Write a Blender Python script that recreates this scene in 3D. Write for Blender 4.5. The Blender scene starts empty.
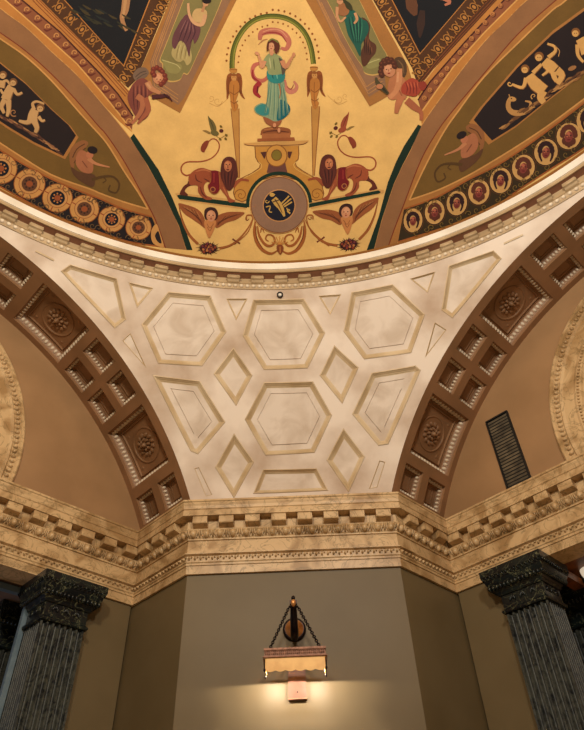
import bpy, bmesh, math, random
from mathutils import Vector, Matrix
from mathutils.geometry import delaunay_2d_cdt
random.seed(7)
PI=math.pi
sc=bpy.context.scene
COL=sc.collection
# ------------------------------------------------------------------ place: the crossing of a hall, metres
A=6.0; SR=4.586; ZS=-1.842; S=4.1995; D=7.1186; HB=-0.918
E1=Vector((1,1,0))/math.sqrt(2); E2=Vector((-1,1,0))/math.sqrt(2); UZ=Vector((0,0,1))
RP=math.sqrt(A*A+SR*SR)                       # pendentive sphere radius, centre (0,0,ZS)
Z1=ZS+SR+0.05; R1=math.sqrt(RP*RP-(Z1-ZS)**2) # foot of the ring cornice
RD=7.9; Z2=3.14; R2=5.775; ZD=Z2-math.sqrt(RD*RD-R2*R2)  # dome sphere
# ------------------------------------------------------------------ camera
CAMP=Vector((0.0225,0.3242,-4.2662)); YAW,PIT,ROL,FPX=0.0093,0.7737,-0.0439,616.2
fw=Vector((math.sin(YAW)*math.cos(PIT),math.cos(YAW)*math.cos(PIT),math.sin(PIT)))
rt=Vector((math.cos(YAW),-math.sin(YAW),0)); up=rt.cross(fw)
CR_=math.cos(ROL)*rt+math.sin(ROL)*up; CU_=-math.sin(ROL)*rt+math.cos(ROL)*up
cd=bpy.data.cameras.new('camera'); cam=bpy.data.objects.new('camera',cd); COL.objects.link(cam)
M=Matrix((CR_,CU_,-fw)).transposed().to_4x4(); M.translation=CAMP; cam.matrix_world=M
cd.sensor_fit='VERTICAL'; cd.sensor_height=36; cd.lens=36*FPX/730; cd.clip_start=0.05
sc.camera=cam
def ray(px,py): return fw+CR_*((px-292)/FPX)-CU_*((py-365)/FPX)
def on_sphere(px,py,zc,R):
    d=ray(px,py); o=CAMP-Vector((0,0,zc)); a=d.dot(d); b=o.dot(d); c=o.dot(o)-R*R
    return CAMP+d*((-b+math.sqrt(max(b*b-a*c,0)))/a)
def onp(px,py,n,k): d=ray(px,py); t=(k-CAMP.dot(n))/d.dot(n); return CAMP+d*t
# ------------------------------------------------------------------ materials
def lin(c): return tuple(((v/255)/12.92 if v/255<=.04045 else ((v/255+.055)/1.055)**2.4) for v in c)
def newmat(name):
    m=bpy.data.materials.new(name); m.use_nodes=True; nt=m.node_tree; b=nt.nodes['Principled BSDF']
    return m,nt,b
def N(nt,t,**k):
    n=nt.nodes.new(t)
    for a,v in k.items():
        if a in n.inputs: n.inputs[a].default_value=v
        else: setattr(n,a,v)
    return n
def noisemat(name,c1,c2,scale=3,rough=.6,detail=5,lo=.35,hi=.65,bump=0,metal=0,dist=0,spec=.35,bscale=40):
    m,nt,b=newmat(name); tc=N(nt,'ShaderNodeTexCoord')
    no=N(nt,'ShaderNodeTexNoise',Scale=scale,Detail=detail,Distortion=dist); nt.links.new(tc.outputs['Object'],no.inputs['Vector'])
    cr=N(nt,'ShaderNodeValToRGB'); e=cr.color_ramp.elements; e[0].position=lo; e[1].position=hi
    e[0].color=(*lin(c1),1); e[1].color=(*lin(c2),1)
    nt.links.new(no.outputs['Fac'],cr.inputs['Fac']); nt.links.new(cr.outputs['Color'],b.inputs['Base Color'])
    b.inputs['Roughness'].default_value=rough; b.inputs['Metallic'].default_value=metal; b.inputs['Specular IOR Level'].default_value=spec
    if bump:
        n2=N(nt,'ShaderNodeTexNoise',Scale=bscale,Detail=3.0); nt.links.new(tc.outputs['Object'],n2.inputs['Vector'])
        bp=N(nt,'ShaderNodeBump',Strength=bump,Distance=.01); nt.links.new(n2.outputs['Fac'],bp.inputs['Height']); nt.links.new(bp.outputs['Normal'],b.inputs['Normal'])
    return m
def marble(name,base,mid,vein,scale=2.2,w=.05,rough=.35):
    m,nt,b=newmat(name); tc=N(nt,'ShaderNodeTexCoord')
    no=N(nt,'ShaderNodeTexNoise',Scale=scale,Detail=8.0,Distortion=1.6); nt.links.new(tc.outputs['Object'],no.inputs['Vector'])
    cr=N(nt,'ShaderNodeValToRGB'); cr.color_ramp.elements[0].position=.36; cr.color_ramp.elements[1].position=.56
    cr.color_ramp.elements[0].color=(*lin(mid),1); cr.color_ramp.elements[1].color=(*lin(base),1)
    nt.links.new(no.outputs['Fac'],cr.inputs['Fac'])
    n2=N(nt,'ShaderNodeTexNoise',Scale=scale*1.5,Detail=6.0,Distortion=2.2); nt.links.new(tc.outputs['Object'],n2.inputs['Vector'])
    su=N(nt,'ShaderNodeMath',operation='SUBTRACT'); su.inputs[1].default_value=.5; nt.links.new(n2.outputs['Fac'],su.inputs[0])
    ab=N(nt,'ShaderNodeMath',operation='ABSOLUTE'); nt.links.new(su.outputs[0],ab.inputs[0])
    mr=N(nt,'ShaderNodeMapRange'); mr.inputs['From Max'].default_value=w; mr.inputs['To Min'].default_value=.6; mr.inputs['To Max'].default_value=0
    nt.links.new(ab.outputs[0],mr.inputs['Value'])
    mx=N(nt,'ShaderNodeMix',data_type='RGBA'); nt.links.new(mr.outputs[0],mx.inputs[0]); nt.links.new(cr.outputs['Color'],mx.inputs[6]); mx.inputs[7].default_value=(*lin(vein),1)
    nt.links.new(mx.outputs[2],b.inputs['Base Color']); b.inputs['Roughness'].default_value=rough; b.inputs['Specular IOR Level'].default_value=.4
    return m
MT={}
MT['plaster']=noisemat('cream_plaster',(176,150,126),(222,206,190),1.3,.55,7,.3,.62,.06)
MT['plaster_mould']=noisemat('cream_moulding',(180,154,116),(204,182,148),2.5,.5,5)
MT['plaster_field']=noisemat('cream_panel_field',(190,170,150),(214,198,182),2.6,.55,8,.34,.6,.04,dist=.8)
MT['brown']=noisemat('tan_brown_plaster',(148,113,77),(161,124,86),1.5,.6,4)
MT['coffer']=noisemat('brown_coffer_paint',(132,97,66),(150,110,77),2,.5,4)
MT['egg']=noisemat('cream_egg_paint',(205,186,160),(225,208,184),5,.5)
MT['olive']=noisemat('olive_wall_paint',(102,86,58),(110,94,66),1.2,.5,5)
MT['marble']=marble('yellow_cream_marble',(204,172,128),(162,128,86),(112,92,56),2.2,.026)
MT['verde']=marble('dark_green_marble',(8,12,16),(22,30,28),(150,150,112),3.2,.011,.33)
MT['shaft']=marble('mottled_green_marble',(62,64,58),(10,15,20),(110,110,94),9,.012,.5)
MT['ring']=noisemat('ring_cornice_stone',(162,136,102),(184,158,122),2,.5)
MT['ringwhite']=noisemat('ring_white_fascia',(214,204,188),(232,224,212),2,.45)
MT['brownpanel']=noisemat('brown_soffit_panel',(126,84,62),(142,98,74),3,.6)
MT['iron']=noisemat('dark_bronze',(24,18,20),(46,34,32),20,.35,metal=.7)
MT['gold']=noisemat('aged_gilt',(170,110,60),(210,150,90),12,.4,metal=.6)
MT['black']=noisemat('black_metal',(12,12,13),(22,20,20),20,.5)
MT['wood']=noisemat('dark_orange_wood',(70,38,18),(130,74,34),3,.4,dist=2)
MT['dimblue']=noisemat('blue_grey_painted_metal',(90,108,120),(112,128,138),5,.4)
MT['curtain']=noisemat('grey_brown_plaster',(104,86,76),(128,106,92),2,.7)
MT['plate']=noisemat('pink_copper_plate',(112,76,62),(126,88,72),8,.45)
MT['floor']=marble('floor_marble',(190,170,140),(160,140,110),(110,90,60),1.0,.03,.4)
MT['globe']=noisemat('opal_glass',(240,225,200),(250,238,215),3,.3)
b=MT['globe'].node_tree.nodes['Principled BSDF']; b.inputs['Emission Color'].default_value=(1,.82,.6,1); b.inputs['Emission Strength'].default_value=.55
MT['shade']=noisemat('amber_glass_shade',(214,160,84),(236,186,108),9,.4)
b=MT['shade'].node_tree.nodes['Principled BSDF']; b.inputs['Emission Color'].default_value=(1,.55,.2,1); b.inputs['Emission Strength'].default_value=.16
m,nt,b=newmat('window_glass'); b.inputs['Base Color'].default_value=(.02,.03,.05,1); b.inputs['Roughness'].default_value=.1; MT['glass']=m
GAIN=(.59,.56,.53)
# mural paint: pigment per face with a mottled, aged value
m,nt,b=newmat('mural_paint'); at=N(nt,'ShaderNodeAttribute',attribute_name='pigment'); tc=N(nt,'ShaderNodeTexCoord')
no=N(nt,'ShaderNodeTexNoise',Scale=3.5,Detail=8.0); nt.links.new(tc.outputs['Object'],no.inputs['Vector'])
n3=N(nt,'ShaderNodeTexNoise',Scale=38.0,Detail=4.0); nt.links.new(tc.outputs['Object'],n3.inputs['Vector'])
ns=N(nt,'ShaderNodeMath',operation='MULTIPLY_ADD'); ns.inputs[1].default_value=.35; ns.inputs[2].default_value=.325; nt.links.new(n3.outputs['Fac'],ns.inputs[0])
ad=N(nt,'ShaderNodeMath',operation='ADD'); nt.links.new(no.outputs['Fac'],ad.inputs[0]); nt.links.new(ns.outputs[0],ad.inputs[1])
mr=N(nt,'ShaderNodeMapRange'); mr.inputs['From Min'].default_value=.65; mr.inputs['From Max'].default_value=1.35; mr.inputs['To Min'].default_value=.8; mr.inputs['To Max'].default_value=1.12
nt.links.new(ad.outputs[0],mr.inputs['Value'])
vm=N(nt,'ShaderNodeVectorMath',operation='SCALE'); nt.links.new(at.outputs['Color'],vm.inputs[0]); nt.links.new(mr.outputs[0],vm.inputs['Scale'])
nt.links.new(vm.outputs[0],b.inputs['Base Color']); b.inputs['Roughness'].default_value=.6; b.inputs['Specular IOR Level'].default_value=.08
MT['mural']=m
# ------------------------------------------------------------------ mesh helpers
class MB:
    def __init__(s): s.v=[]; s.f=[]; s.sm=[]; s.c=[]
    def add(s,vs,fs,smooth=False,col=None):
        o=len(s.v); s.v+= [tuple(v) for v in vs]; s.f+=[tuple(i+o for i in f) for f in fs]
        s.sm+=[smooth]*len(fs); s.c+=[col]*len(fs)
    def box(s,c,ax,ay,az,hx,hy,hz,taper=1.0):
        c=Vector(c); P=[]
        for k in (-1,1):
            t=taper if k<0 else 1
            for i,j in ((-1,-1),(1,-1),(1,1),(-1,1)): P.append(c+ax*hx*i*t+ay*hy*j*t+az*hz*k)
        s.add(P,[(3,2,1,0),(4,5,6,7),(0,1,5,4),(1,2,6,5),(2,3,7,6),(3,0,4,7)])
    def blob(s,c,ax,ay,az,rx,ry,rz,nu=8,nv=6,half=False):
        c=Vector(c);P=[];F=[]
        for j in range(nv+1):
            p=PI*j/nv*(0.5 if half else 1)
            for i in range(nu):
                a=2*PI*i/nu
                P.append(c+ax*rx*math.sin(p)*math.cos(a)+ay*ry*math.sin(p)*math.sin(a)+az*rz*math.cos(p))
        for j in range(nv):
            for i in range(nu): F.append((j*nu+i,(j+1)*nu+i,(j+1)*nu+(i+1)%nu,j*nu+(i+1)%nu))
        s.add(P,F,True)
    def tube(s,pts,r,n=8,cap=True):
        pts=[Vector(p) for p in pts]; P=[];F=[]
        for k,p in enumerate(pts):
            t=(pts[min(k+1,len(pts)-1)]-pts[max(k-1,0)]).normalized()
            q=Vector((0,0,1)) if abs(t.z)<.9 else Vector((1,0,0))
            a=t.cross(q).normalized(); b_=t.cross(a); rr=r[k] if isinstance(r,(list,tuple)) else r
            for i in range(n): P.append(p+(a*math.cos(2*PI*i/n)+b_*math.sin(2*PI*i/n))*rr)
        for k in range(len(pts)-1):
            for i in range(n): F.append((k*n+i,(k+1)*n+i,(k+1)*n+(i+1)%n,k*n+(i+1)%n))
        if cap: F+= [tuple(range(n)),tuple(range(len(pts)*n-1,len(pts)*n-n-1,-1))]
        s.add(P,F,True)
    def lathe(s,c,ax,ay,az,prof,n=24,smooth=True):
        c=Vector(c);P=[];F=[]
        for r,h in prof:
            for i in range(n): P.append(c+ax*r*math.cos(2*PI*i/n)+ay*r*math.sin(2*PI*i/n)+az*h)
        for j in range(len(prof)-1):
            for i in range(n): F.append((j*n+i,j*n+(i+1)%n,(j+1)*n+(i+1)%n,(j+1)*n+i))
        s.add(P,F,smooth)
    def strip(s,rows,smooth=True,closed=False):
        n=len(rows[0]);P=[p for r in rows for p in r];F=[]
        for j in range(len(rows)-1):
            for i in range(n if closed else n-1):
                F.append((j*n+i,j*n+(i+1)%n,(j+1)*n+(i+1)%n,(j+1)*n+i))
        s.add(P,F,smooth)
    def build(s,name,mat,parent=None,towards=None):
        me=bpy.data.meshes.new(name); me.from_pydata(s.v,[],s.f)
        me.polygons.foreach_set('use_smooth',s.sm)
        me.materials.append(MT[mat] if isinstance(mat,str) else mat)
        if any(c is not None for c in s.c):
            at=me.color_attributes.new('pigment','FLOAT_COLOR','CORNER'); i=0
            for p,c in zip(me.polygons,s.c):
                for l in p.loop_indices: at.data[l].color=(*c,1)
        me.update()
        if s.c and not any(c is not None for c in s.c):
            bm=bmesh.new(); bm.from_mesh(me); bmesh.ops.remove_doubles(bm,verts=bm.verts,dist=1e-5)
            bmesh.ops.recalc_face_normals(bm,faces=bm.faces); bm.to_mesh(me); bm.free()
        o=bpy.data.objects.new(name,me); COL.objects.link(o)
        if parent: o.parent=parent; o.matrix_parent_inverse=parent.matrix_world.inverted()
        return o
def tag(o,label=None,cat=None,group=None,kind=None):
    if label:o['label']=label
    if cat:o['category']=cat
    if group:o['group']=group
    if kind:o['kind']=kind
    return o
def struct(o,label=None): return tag(o,label,None,None,'structure')
def thing(name,loc,label,cat,group=None):
    o=bpy.data.objects.new(name,None); o.empty_display_size=.1; COL.objects.link(o); o.location=loc
    o.matrix_world=Matrix.Translation(loc)
    return tag(o,label,cat,group)
# ------------------------------------------------------------------ walls below the entablature
CRc=A*E1+S*E2; CLc=S*E1+A*E2; IR=CRc+(D-A)*E1; IL=CLc+(D-A)*E2
FL=-5.9
def wall(name,p,q,z0,z1,n,mat,th=.2,back=.03):
    mb=MB(); p=Vector(p)-n*back; q=Vector(q)-n*back
    d=(q-p).normalized(); c=(p+q)/2-n*th/2; c.z=(z0+z1)/2
    mb.box(c,d,n,UZ,(q-p).length/2,th/2,(z1-z0)/2); return struct(mb.build(name,mat))
nC=Vector((0,-1,0))
yC=CRc.y
wall('wall_center',CLc+Vector((.0124,0,0)),CRc-Vector((.0124,0,0)),FL,HB+.05,nC,'olive')
wall('wall_return_left',CLc+E2*.0127,IL+E2*.2,FL,HB+.05,-E1,'olive')
wall('wall_return_right',CRc+E1*.0127,IR+E1*.2,FL,HB+.05,-E2,'olive')
wall('wall_left',IL,E2*D+E1*3.5,FL,HB+.05,-E2,'olive')
wall('wall_right',IR,E1*D+E2*3.5,FL,HB+.05,-E1,'olive')
mb=MB(); mb.box((0,2,FL-.1),Vector((1,0,0)),Vector((0,1,0)),UZ,12,12,.1); struct(mb.build('floor','floor'))
# ------------------------------------------------------------------ lunette walls (brown) with the round marble windows
def lunette(side):
    ax,m=(E1,E2) if side=='right' else (E2,E1)
    mb=MB(); rows=[[],[]]; n=60
    OC=.28; ro=1.45
    # plate between the opening circle and the outer arch outline
    out=[];inn=[]
    for i in range(n+1):
        t=2*PI*i/n; inn.append(ax*D+m*ro*math.cos(t)+UZ*(OC+ro*math.sin(t)))
        dx,dz=math.cos(t),math.sin(t); r=9
        # to arch circle (centre ZS, radius SR+.3) or bottom line z=-0.12
        b_=dz*(OC-ZS); r=-b_+math.sqrt(b_*b_-((OC-ZS)**2-(SR+.3)**2))
        if dz<0: r=min(r,(OC+.12)/-dz)
        out.append(ax*D+m*r*dx+UZ*(OC+r*dz))
    if True:
        inn=[Vector((p.x,p.y,max(p.z,-.12))) for p in inn]
    mb.strip([inn,out],False)
    w=struct(mb.build('wall_lunette_'+side,'brown'))
    # marble surround
    win=thing('window_1' if side=='right' else 'window_2',ax*D+UZ*-.1,None,None); win['kind']='structure'
    def circ(r,h,z0=-.1):
        P=[]
        for i in range(97):
            t=-.25+(PI+.5)*i/96; P.append(ax*(D-h)+m*r*math.cos(t)+UZ*(max(OC+r*math.sin(t),z0)))
        return P
    mb=MB(); mb.strip([circ(r,h) for r,h in ((2.3,-.05),(2.3,.05),(2.28,.07),(2.25,.07),(2.23,.045),(2.16,.045),(2.14,.07),(2.1,.06),(1.96,.06),(1.93,.075),(1.86,.075),(1.84,.05),(1.62,.04),(1.58,.08),(1.5,.08),(1.45,.0),(1.45,-.1))],False)
    mb.build('marble_surround','marble',win)
    mb=MB()
    for r,k,h,sz in ((2.195,110,.05,.035),(1.895,140,.075,.02)):
        for i in range(k):
            t=-.2+(PI+.4)*i/k; z=OC+r*math.sin(t)
            if z<-.02: continue
            rd=m*math.cos(t)+UZ*math.sin(t); tg=-m*math.sin(t)+UZ*math.cos(t)
            mb.blob(ax*(D-h)+m*r*math.cos(t)+UZ*z,rd,tg,-ax,sz,sz*.75,.03,6,3,True)
    mb.build('bead_ornament','marble',win)
    mb=MB(); mb.strip([[ax*(D+.08)+m*x+UZ*z for x in (-1.5,1.5)] for z in (-.12,1.8)],False); mb.build('pane','glass',win)
    mb=MB()
    for x in (-.75,0,.75): mb.box(ax*(D+.06)+m*x+UZ*.78,m,ax,UZ,.03,.03,.93)
    mb.build('glazing_bar','marble',win)
    return win
lunette('right'); lunette('left')
# vent grille on the right lunette
V=[(3.14,1.2),(2.82,1.2),(2.76,.1),(3.08,.1)]
cx=2.955; vt=thing('vent_grille',E1*(D-.005)+E2*cx+UZ*.1,'tall black slatted vent grille on the brown lunette wall at right','vent')
mb=MB()
for x in (-.165,.165): mb.box(E1*(D-.015)+E2*(cx+x)+UZ*.64,E2,E1,UZ,.012,.015,.56)
for z in (.09,1.19): mb.box(E1*(D-.015)+E2*cx+UZ*z,E2,E1,UZ,.165,.015,.012)
mb.build('frame','black',vt)
mb=MB(); mb.box(E1*(D-.003)+E2*cx+UZ*.64,E2,E1,UZ,.16,.003,.54); mb.build('backing','black',vt)
mb=MB()
sl=Vector((0,0,1)); 
for i in range(22):
    mb.box(E1*(D-.014)+E2*cx+UZ*(.125+i*.0488),E2,(E1*.5-UZ*.85).normalized(),(UZ*.5+E1*.85).normalized(),.152,.013,.002)
mb.build('slats',noisemat('dusty_slat',(70,62,50),(120,106,84),6,.5),vt)
# ------------------------------------------------------------------ coffered arches
BIG=[(32.5,43.6),(59.3,70.2),(86.2,97.2)]; SM=[(25.7,30.6),(45.5,50.7),(52.4,57.6),(72.3,77.4),(79.2,84.2)]
DB=(6.15,7.02); DS=[(6.14,6.51),(6.65,7.02)]
def arch(side):
    ax,m=(E1,E2) if side=='right' else (E2,E1)
    def P(th,dp,e=0):
        t=math.radians(th); return ax*dp+m*(SR+e)*math.cos(t)+UZ*(ZS+(SR+e)*math.sin(t))
    cells=[(a,b_,DB[0],DB[1]) for a,b_ in BIG]+[(a,b_,c,d) for a,b_ in SM for c,d in DS]
    ths=sorted(set([22.0]+[v for c in BIG+SM for v in c]+[100,106,112,118,124,130,136,142,148,154,157]))
    T=[]
    for a,b_ in zip(ths,ths[1:]):
        k=max(1,int((b_-a)/1.5)); T+=[a+(b_-a)*i/k for i in range(k)]
    T.append(ths[-1]); DP=[A,6.14,6.15,6.51,6.65,7.02,D+.02]
    mb=MB()
    for a,b_ in zip(T,T[1:]):
        for c,d in zip(DP,DP[1:]):
            tm=(a+b_)/2; dm=(c+d)/2
            if any(q[0]<tm<q[1] and q[2]<dm<q[3] for q in cells): continue
            mb.add([P(a,c),P(b_,c),P(b_,d),P(a,d)],[(0,1,2,3)],True)
    root=struct(mb.build('wall_arch_'+side,'coffer'))
    # gilt-free bevel line where the soffit meets the pendentive
    for ci,(a,b_,c,d) in enumerate(cells):
        big=b_-a>8; q=thing('coffer',P((a+b_)/2,(c+d)/2),None,None); q.parent=root
        k=12 if big else 6
        def loop(ins,e):
            da=math.degrees(ins/SR); L=[]
            for i in range(k): L.append(P(a+da+(b_-a-2*da)*i/k,c+ins,e))
            for i in range(k): L.append(P(b_-da,c+ins+(d-c-2*ins)*i/k,e))
            for i in range(k): L.append(P(b_-da-(b_-a-2*da)*i/k,d-ins,e))
            for i in range(k): L.append(P(a+da,d-ins-(d-c-2*ins)*i/k,e))
            return L
        if big: pr=[(0,0),(0,.035),(.01,.045),(.012,.05),(.05,.115),(.055,.13),(.075,.13),(.08,.145),(.1,.145),(.105,.125),(.115,.125),(.12,.15)]
        else: pr=[(0,0),(0,.03),(.006,.035),(.035,.1),(.04,.11),(.055,.11),(.06,.13),(.085,.13),(.09,.118),(.1,.118),(.104,.13)]
        mb=MB(); mb.strip([loop(*x) for x in pr],False,True)
        L=loop(*pr[-1]); e=pr[-1][1]; ins=pr[-1][0]; da=math.degrees(ins/SR); rows=[]
        for i in range(k+1): rows.append([P(a+da+(b_-a-2*da)*i/k,c+ins,e),P(a+da+(b_-a-2*da)*i/k,d-ins,e)])
        mb.strip(rows,False); mb.build('recess','coffer',q)
        # egg moulding all round, on the sloping wall of the recess
        mb=MB(); i0,e0=(.03,.085) if big else (.021,.068); da=math.degrees(i0/SR); st=.062 if big else .05
        def egg(p,along,out): mb.blob(p,along,out.cross(along).normalized(),out,st*.42,st*.62,.03,6,3,True)
        na=max(3,int(math.radians(b_-a)*SR/st)); nd=max(3,int((d-c)/st))
        for i in range(na):
            th=a+(b_-a)*(i+.5)/na; t=math.radians(th); tg=-m*math.sin(t)+UZ*math.cos(t); rd=m*math.cos(t)+UZ*math.sin(t)
            if a+da<th<b_-da:
                egg(P(th,c+i0,e0),tg,(ax*.75-rd*.66).normalized()); egg(P(th,d-i0,e0),tg,(-ax*.75-rd*.66).normalized())
        for i in range(nd):
            dp=c+(d-c)*(i+.5)/nd
            if c+i0<dp<d-i0:
                for th,sg in ((a+da,1),(b_-da,-1)):
                    t=math.radians(th); tg=-m*math.sin(t)+UZ*math.cos(t); rd=m*math.cos(t)+UZ*math.sin(t)
                    egg(P(th,dp,e0),ax,(tg*.75*sg-rd*.66).normalized())
        eg=mb.build('egg_moulding','egg',q); eg['label']='pale egg moulding'
        if big:
            th=(a+b_)/2; t=math.radians(th); rd=-(m*math.cos(t)+UZ*math.sin(t)); tg=-m*math.sin(t)+UZ*math.cos(t); o=P(th,(c+d)/2,.15)
            mb=MB(); mb.lathe(o,ax,tg,rd,[(.262,0),(.26,.014),(.245,.018),(.235,.006),(.23,.0)],32)
            for i in range(4):
                for sx,sy in ((1,1),(1,-1),(-1,1),(-1,-1)): mb.blob(o+ax*sx*.25+tg*sy*.25,ax,tg,rd,.03,.03,.015,8,3,True)
            swirl=ci%2==0
            for j,(np_,r0,r1,hh) in enumerate(((12,.1,.175,.03),(8,.04,.1,.05))):
                for i in range(np_):
                    an=2*PI*i/np_+j*.2; u=ax*math.cos(an)+tg*math.sin(an); v=-ax*math.sin(an)+tg*math.cos(an)
                    u2=(u+v*(.7 if swirl else 0)).normalized(); v2=rd.cross(u2)
                    mb.blob(o+u*(r0+r1)/2,u2,v2,rd,(r1-r0)*.6,(r1+r0)/2*PI/np_*.85,hh,8,3,True)
            mb.blob(o,ax,tg,rd,.045,.045,.085,10,4,True)
            mb.build('rosette','coffer',q)
    return root
arch('right'); arch('left')
# ------------------------------------------------------------------ pendentive with moulded panels
C0=Vector((0,0,ZS))
def psph(px,py): return on_sphere(px,py,ZS,RP)
def tf(ox,oy,s): return lambda p:(ox+p[0]/s,oy+p[1]/s)
t5=tf(130,240,1.884); t4=tf(0,180,2.92); t6=tf(384,180,2.92)
PAN=[('hexagonal_panel',t5,[(72,97),(152,104),(182,173),(136,238),(53,233),(21,159)]),
('hexagonal_panel',t5,[(232,112),(328,110),(368,175),(335,242),(252,245),(212,180)]),
('hexagonal_panel',t5,[(417,98),(495,83),(556,140),(530,213),(441,225),(402,172)]),
('hexagonal_panel',t5,[(252,268),(345,266),(381,330),(348,401),(255,406),(216,338)]),
('diamond_panel',t5,[(195,202),(231,255),(200,313),(157,252)]),
('diamond_panel',t5,[(385,198),(431,240),(400,309),(357,255)]),
('diamond_panel',t5,[(196,364),(234,418),(196,487),(160,428)]),
('diamond_panel',t5,[(402,354),(443,408),(412,476),(370,415)]),
('cut_hexagonal_panel',t5,[(42,254),(132,265),(180,343),(128,404),(114,398)]),
('cut_hexagonal_panel',t5,[(455,250),(538,236),(548,245),(487,385),(468,388),(418,328)]),
('trapezoid_panel',t5,[(250,432),(352,430),(374,472),(232,478)]),
('triangular_panel',t5,[(181,110),(222,110),(200,152)]),
('triangular_panel',t5,[(355,105),(398,102),(377,142)]),
('triangular_panel',t4,[(375,298),(449,315),(400,374)]),
('triangular_panel',t6,[(75,288),(150,267),(128,330)]),
('trapezoid_panel',t4,[(177,266),(205,246),(342,287),(369,407),(335,434)]),
('trapezoid_panel',t6,[(188,250),(320,205),(344,229),(200,404),(167,380)]),
('triangular_panel',t4,[(357,469),(381,446),(429,551)]),
('triangular_panel',t6,[(148,415),(183,437),(119,520)]),
('narrow_panel',t5,[(121,430),(130,428),(155,480),(143,483)]),
('narrow_panel',t5,[(470,415),(481,418),(466,466),(450,469)])]
cen=Vector((0,.82,.5)).normalized(); gx=Vector((1,0,0)); gy=cen.cross(gx)*-1
def gno(p):
    d=p-C0; w=d.dot(cen); return (d.dot(gx)/w*RP,d.dot(gy)/w*RP)
def ung(u,v,e=0):
    d=(cen*RP+gx*u+gy*v).normalized(); return C0+d*(RP+e)
bd=[]
for i in range(60):   # arch edge right: from cornice up
    t=math.radians(22+(89.5-22)*i/59); bd.append(A*E1+SR*math.cos(t)*E2+UZ*(ZS+SR*math.sin(t)))
for i in range(61):
    a=math.radians(45+90*i/60); bd.append(Vector((R1*math.cos(a),R1*math.sin(a),Z1)))
for i in range(60):
    t=math.radians(89.5-(89.5-22)*i/59); bd.append(A*E2+SR*math.cos(t)*E1+UZ*(ZS+SR*math.sin(t)))
zb=ZS+SR*math.sin(math.radians(22)); rb=math.sqrt(RP*RP-(zb-ZS)**2); a0=math.atan2(bd[-1].y,bd[-1].x); a1=math.atan2(bd[0].y,bd[0].x)
for i in range(1,20):
    a=a0+(a1-a0)*i/20; bd.append(Vector((rb*math.cos(a),rb*math.sin(a),zb)))
bd=[gno(p) for p in bd]
loops=[]
for nm,t,pts in PAN:
    q=[gno(psph(*t(p))) for p in pts]
    ar=sum(q[i][0]*q[(i+1)%len(q)][1]-q[(i+1)%len(q)][0]*q[i][1] for i in range(len(q)))
    if ar<0:q=q[::-1]
    loops.append((nm,q,abs(ar)/2))
def sub(q,n): return [(q[i][0]+(q[(i+1)%len(q)][0]-q[i][0])*k/n,q[i][1]+(q[(i+1)%len(q)][1]-q[i][1])*k/n) for i in range(len(q)) for k in range(n)]
def inset(q,d):
    n=len(q);L=[]
    for i in range(n):
        p=Vector(q[i]);e=(Vector(q[(i+1)%n])-p).normalized(); nn=Vector((-e.y,e.x)); L.append((p+nn*d,e))
    out=[]
    for i in range(n):
        p,e=L[i-1];r,f=L[i]; den=e.x*f.y-e.y*f.x
        t=((r.x-p.x)*f.y-(r.y-p.y)*f.x)/den; out.append(tuple(p+e*t))
    return out
def pip(x,y,poly):
    c=False;j=len(poly)-1
    for i in range(len(poly)):
        xi,yi=poly[i];xj,yj=poly[j]
        if (yi>y)!=(yj>y) and x<(xj-xi)*(y-yi)/(yj-yi)+xi:c=not c
        j=i
    return c
vs=[Vector(p) for p in bd]; faces=[list(range(len(bd)))]
NS=6
for nm,q,ar in loops:
    s_=sub(q,NS); faces.append(list(range(len(vs),len(vs)+len(s_)))); vs+=[Vector(p) for p in s_]
x0,x1=min(p[0] for p in bd),max(p[0] for p in bd); y0,y1=min(p[1] for p in bd),max(p[1] for p in bd)
st=.16; y=y0
while y<y1:
    x=x0
    while x<x1:
        if pip(x,y,bd) and not any(pip(x,y,q) for _,q,_ in loops): vs.append(Vector((x+random.uniform(-.02,.02),y+random.uniform(-.02,.02))))
        x+=st
    y+=st
ov,oe,of,_,_,off=delaunay_2d_cdt(vs,[],faces,1,1e-4)
mb=MB(); mb.add([ung(p.x,p.y) for p in ov],[f for f,o in zip(of,off) if all(k==0 for k in o)],True)
pend=struct(mb.build('wall_pendentive','plaster'))
for nm,q,ar in loops:
    c=Vector((sum(p[0] for p in q)/len(q),sum(p[1] for p in q)/len(q)))
    inr=min(abs((Vector(q[(i+1)%len(q)])-Vector(q[i])).normalized().cross(c-Vector(q[i]))) for i in range(len(q)))
    w=min(1,inr/.22); w2=w if inr>.1 else w*.8
    root=thing(nm,ung(c.x,c.y),None,None); root.parent=pend
    pr=[(0,0),(.004,-.01),(.018,-.012),(.022,0),(.03,.004),(.05,.024),(.062,.028),(.066,.036),(.078,.038)]
    mb=MB(); mb.strip([[ung(x,y,e*min(1,w*1.3)) for x,y in sub(inset(q,d*w2),NS)] for d,e in pr],False,True)
    mb.build('moulding','plaster_mould',root)
    mb=MB(); e0=.038*min(1,w*1.3); d0=.078*w2
    if inr>.24:
        rows=[(d0,e0),(d0+.075*w,e0),(d0+.078*w,e0+.012),(d0+.083*w,e0+.012),(d0+.086*w,e0-.002)]
    else: rows=[(d0,e0)]
    R=[[ung(x,y,e) for x,y in sub(inset(q,d),NS)] for d,e in rows]; last=sub(inset(q,rows[-1][0]),NS)
    for k in (.7,.35,.03): R.append([ung(c.x+(x-c.x)*k,c.y+(y-c.y)*k,rows[-1][1]) for x,y in last])
    mb.strip(R,False,True); mb.add(R[-1],[tuple(range(len(last)))]); mb.build('panel_field','plaster_field',root)
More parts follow.
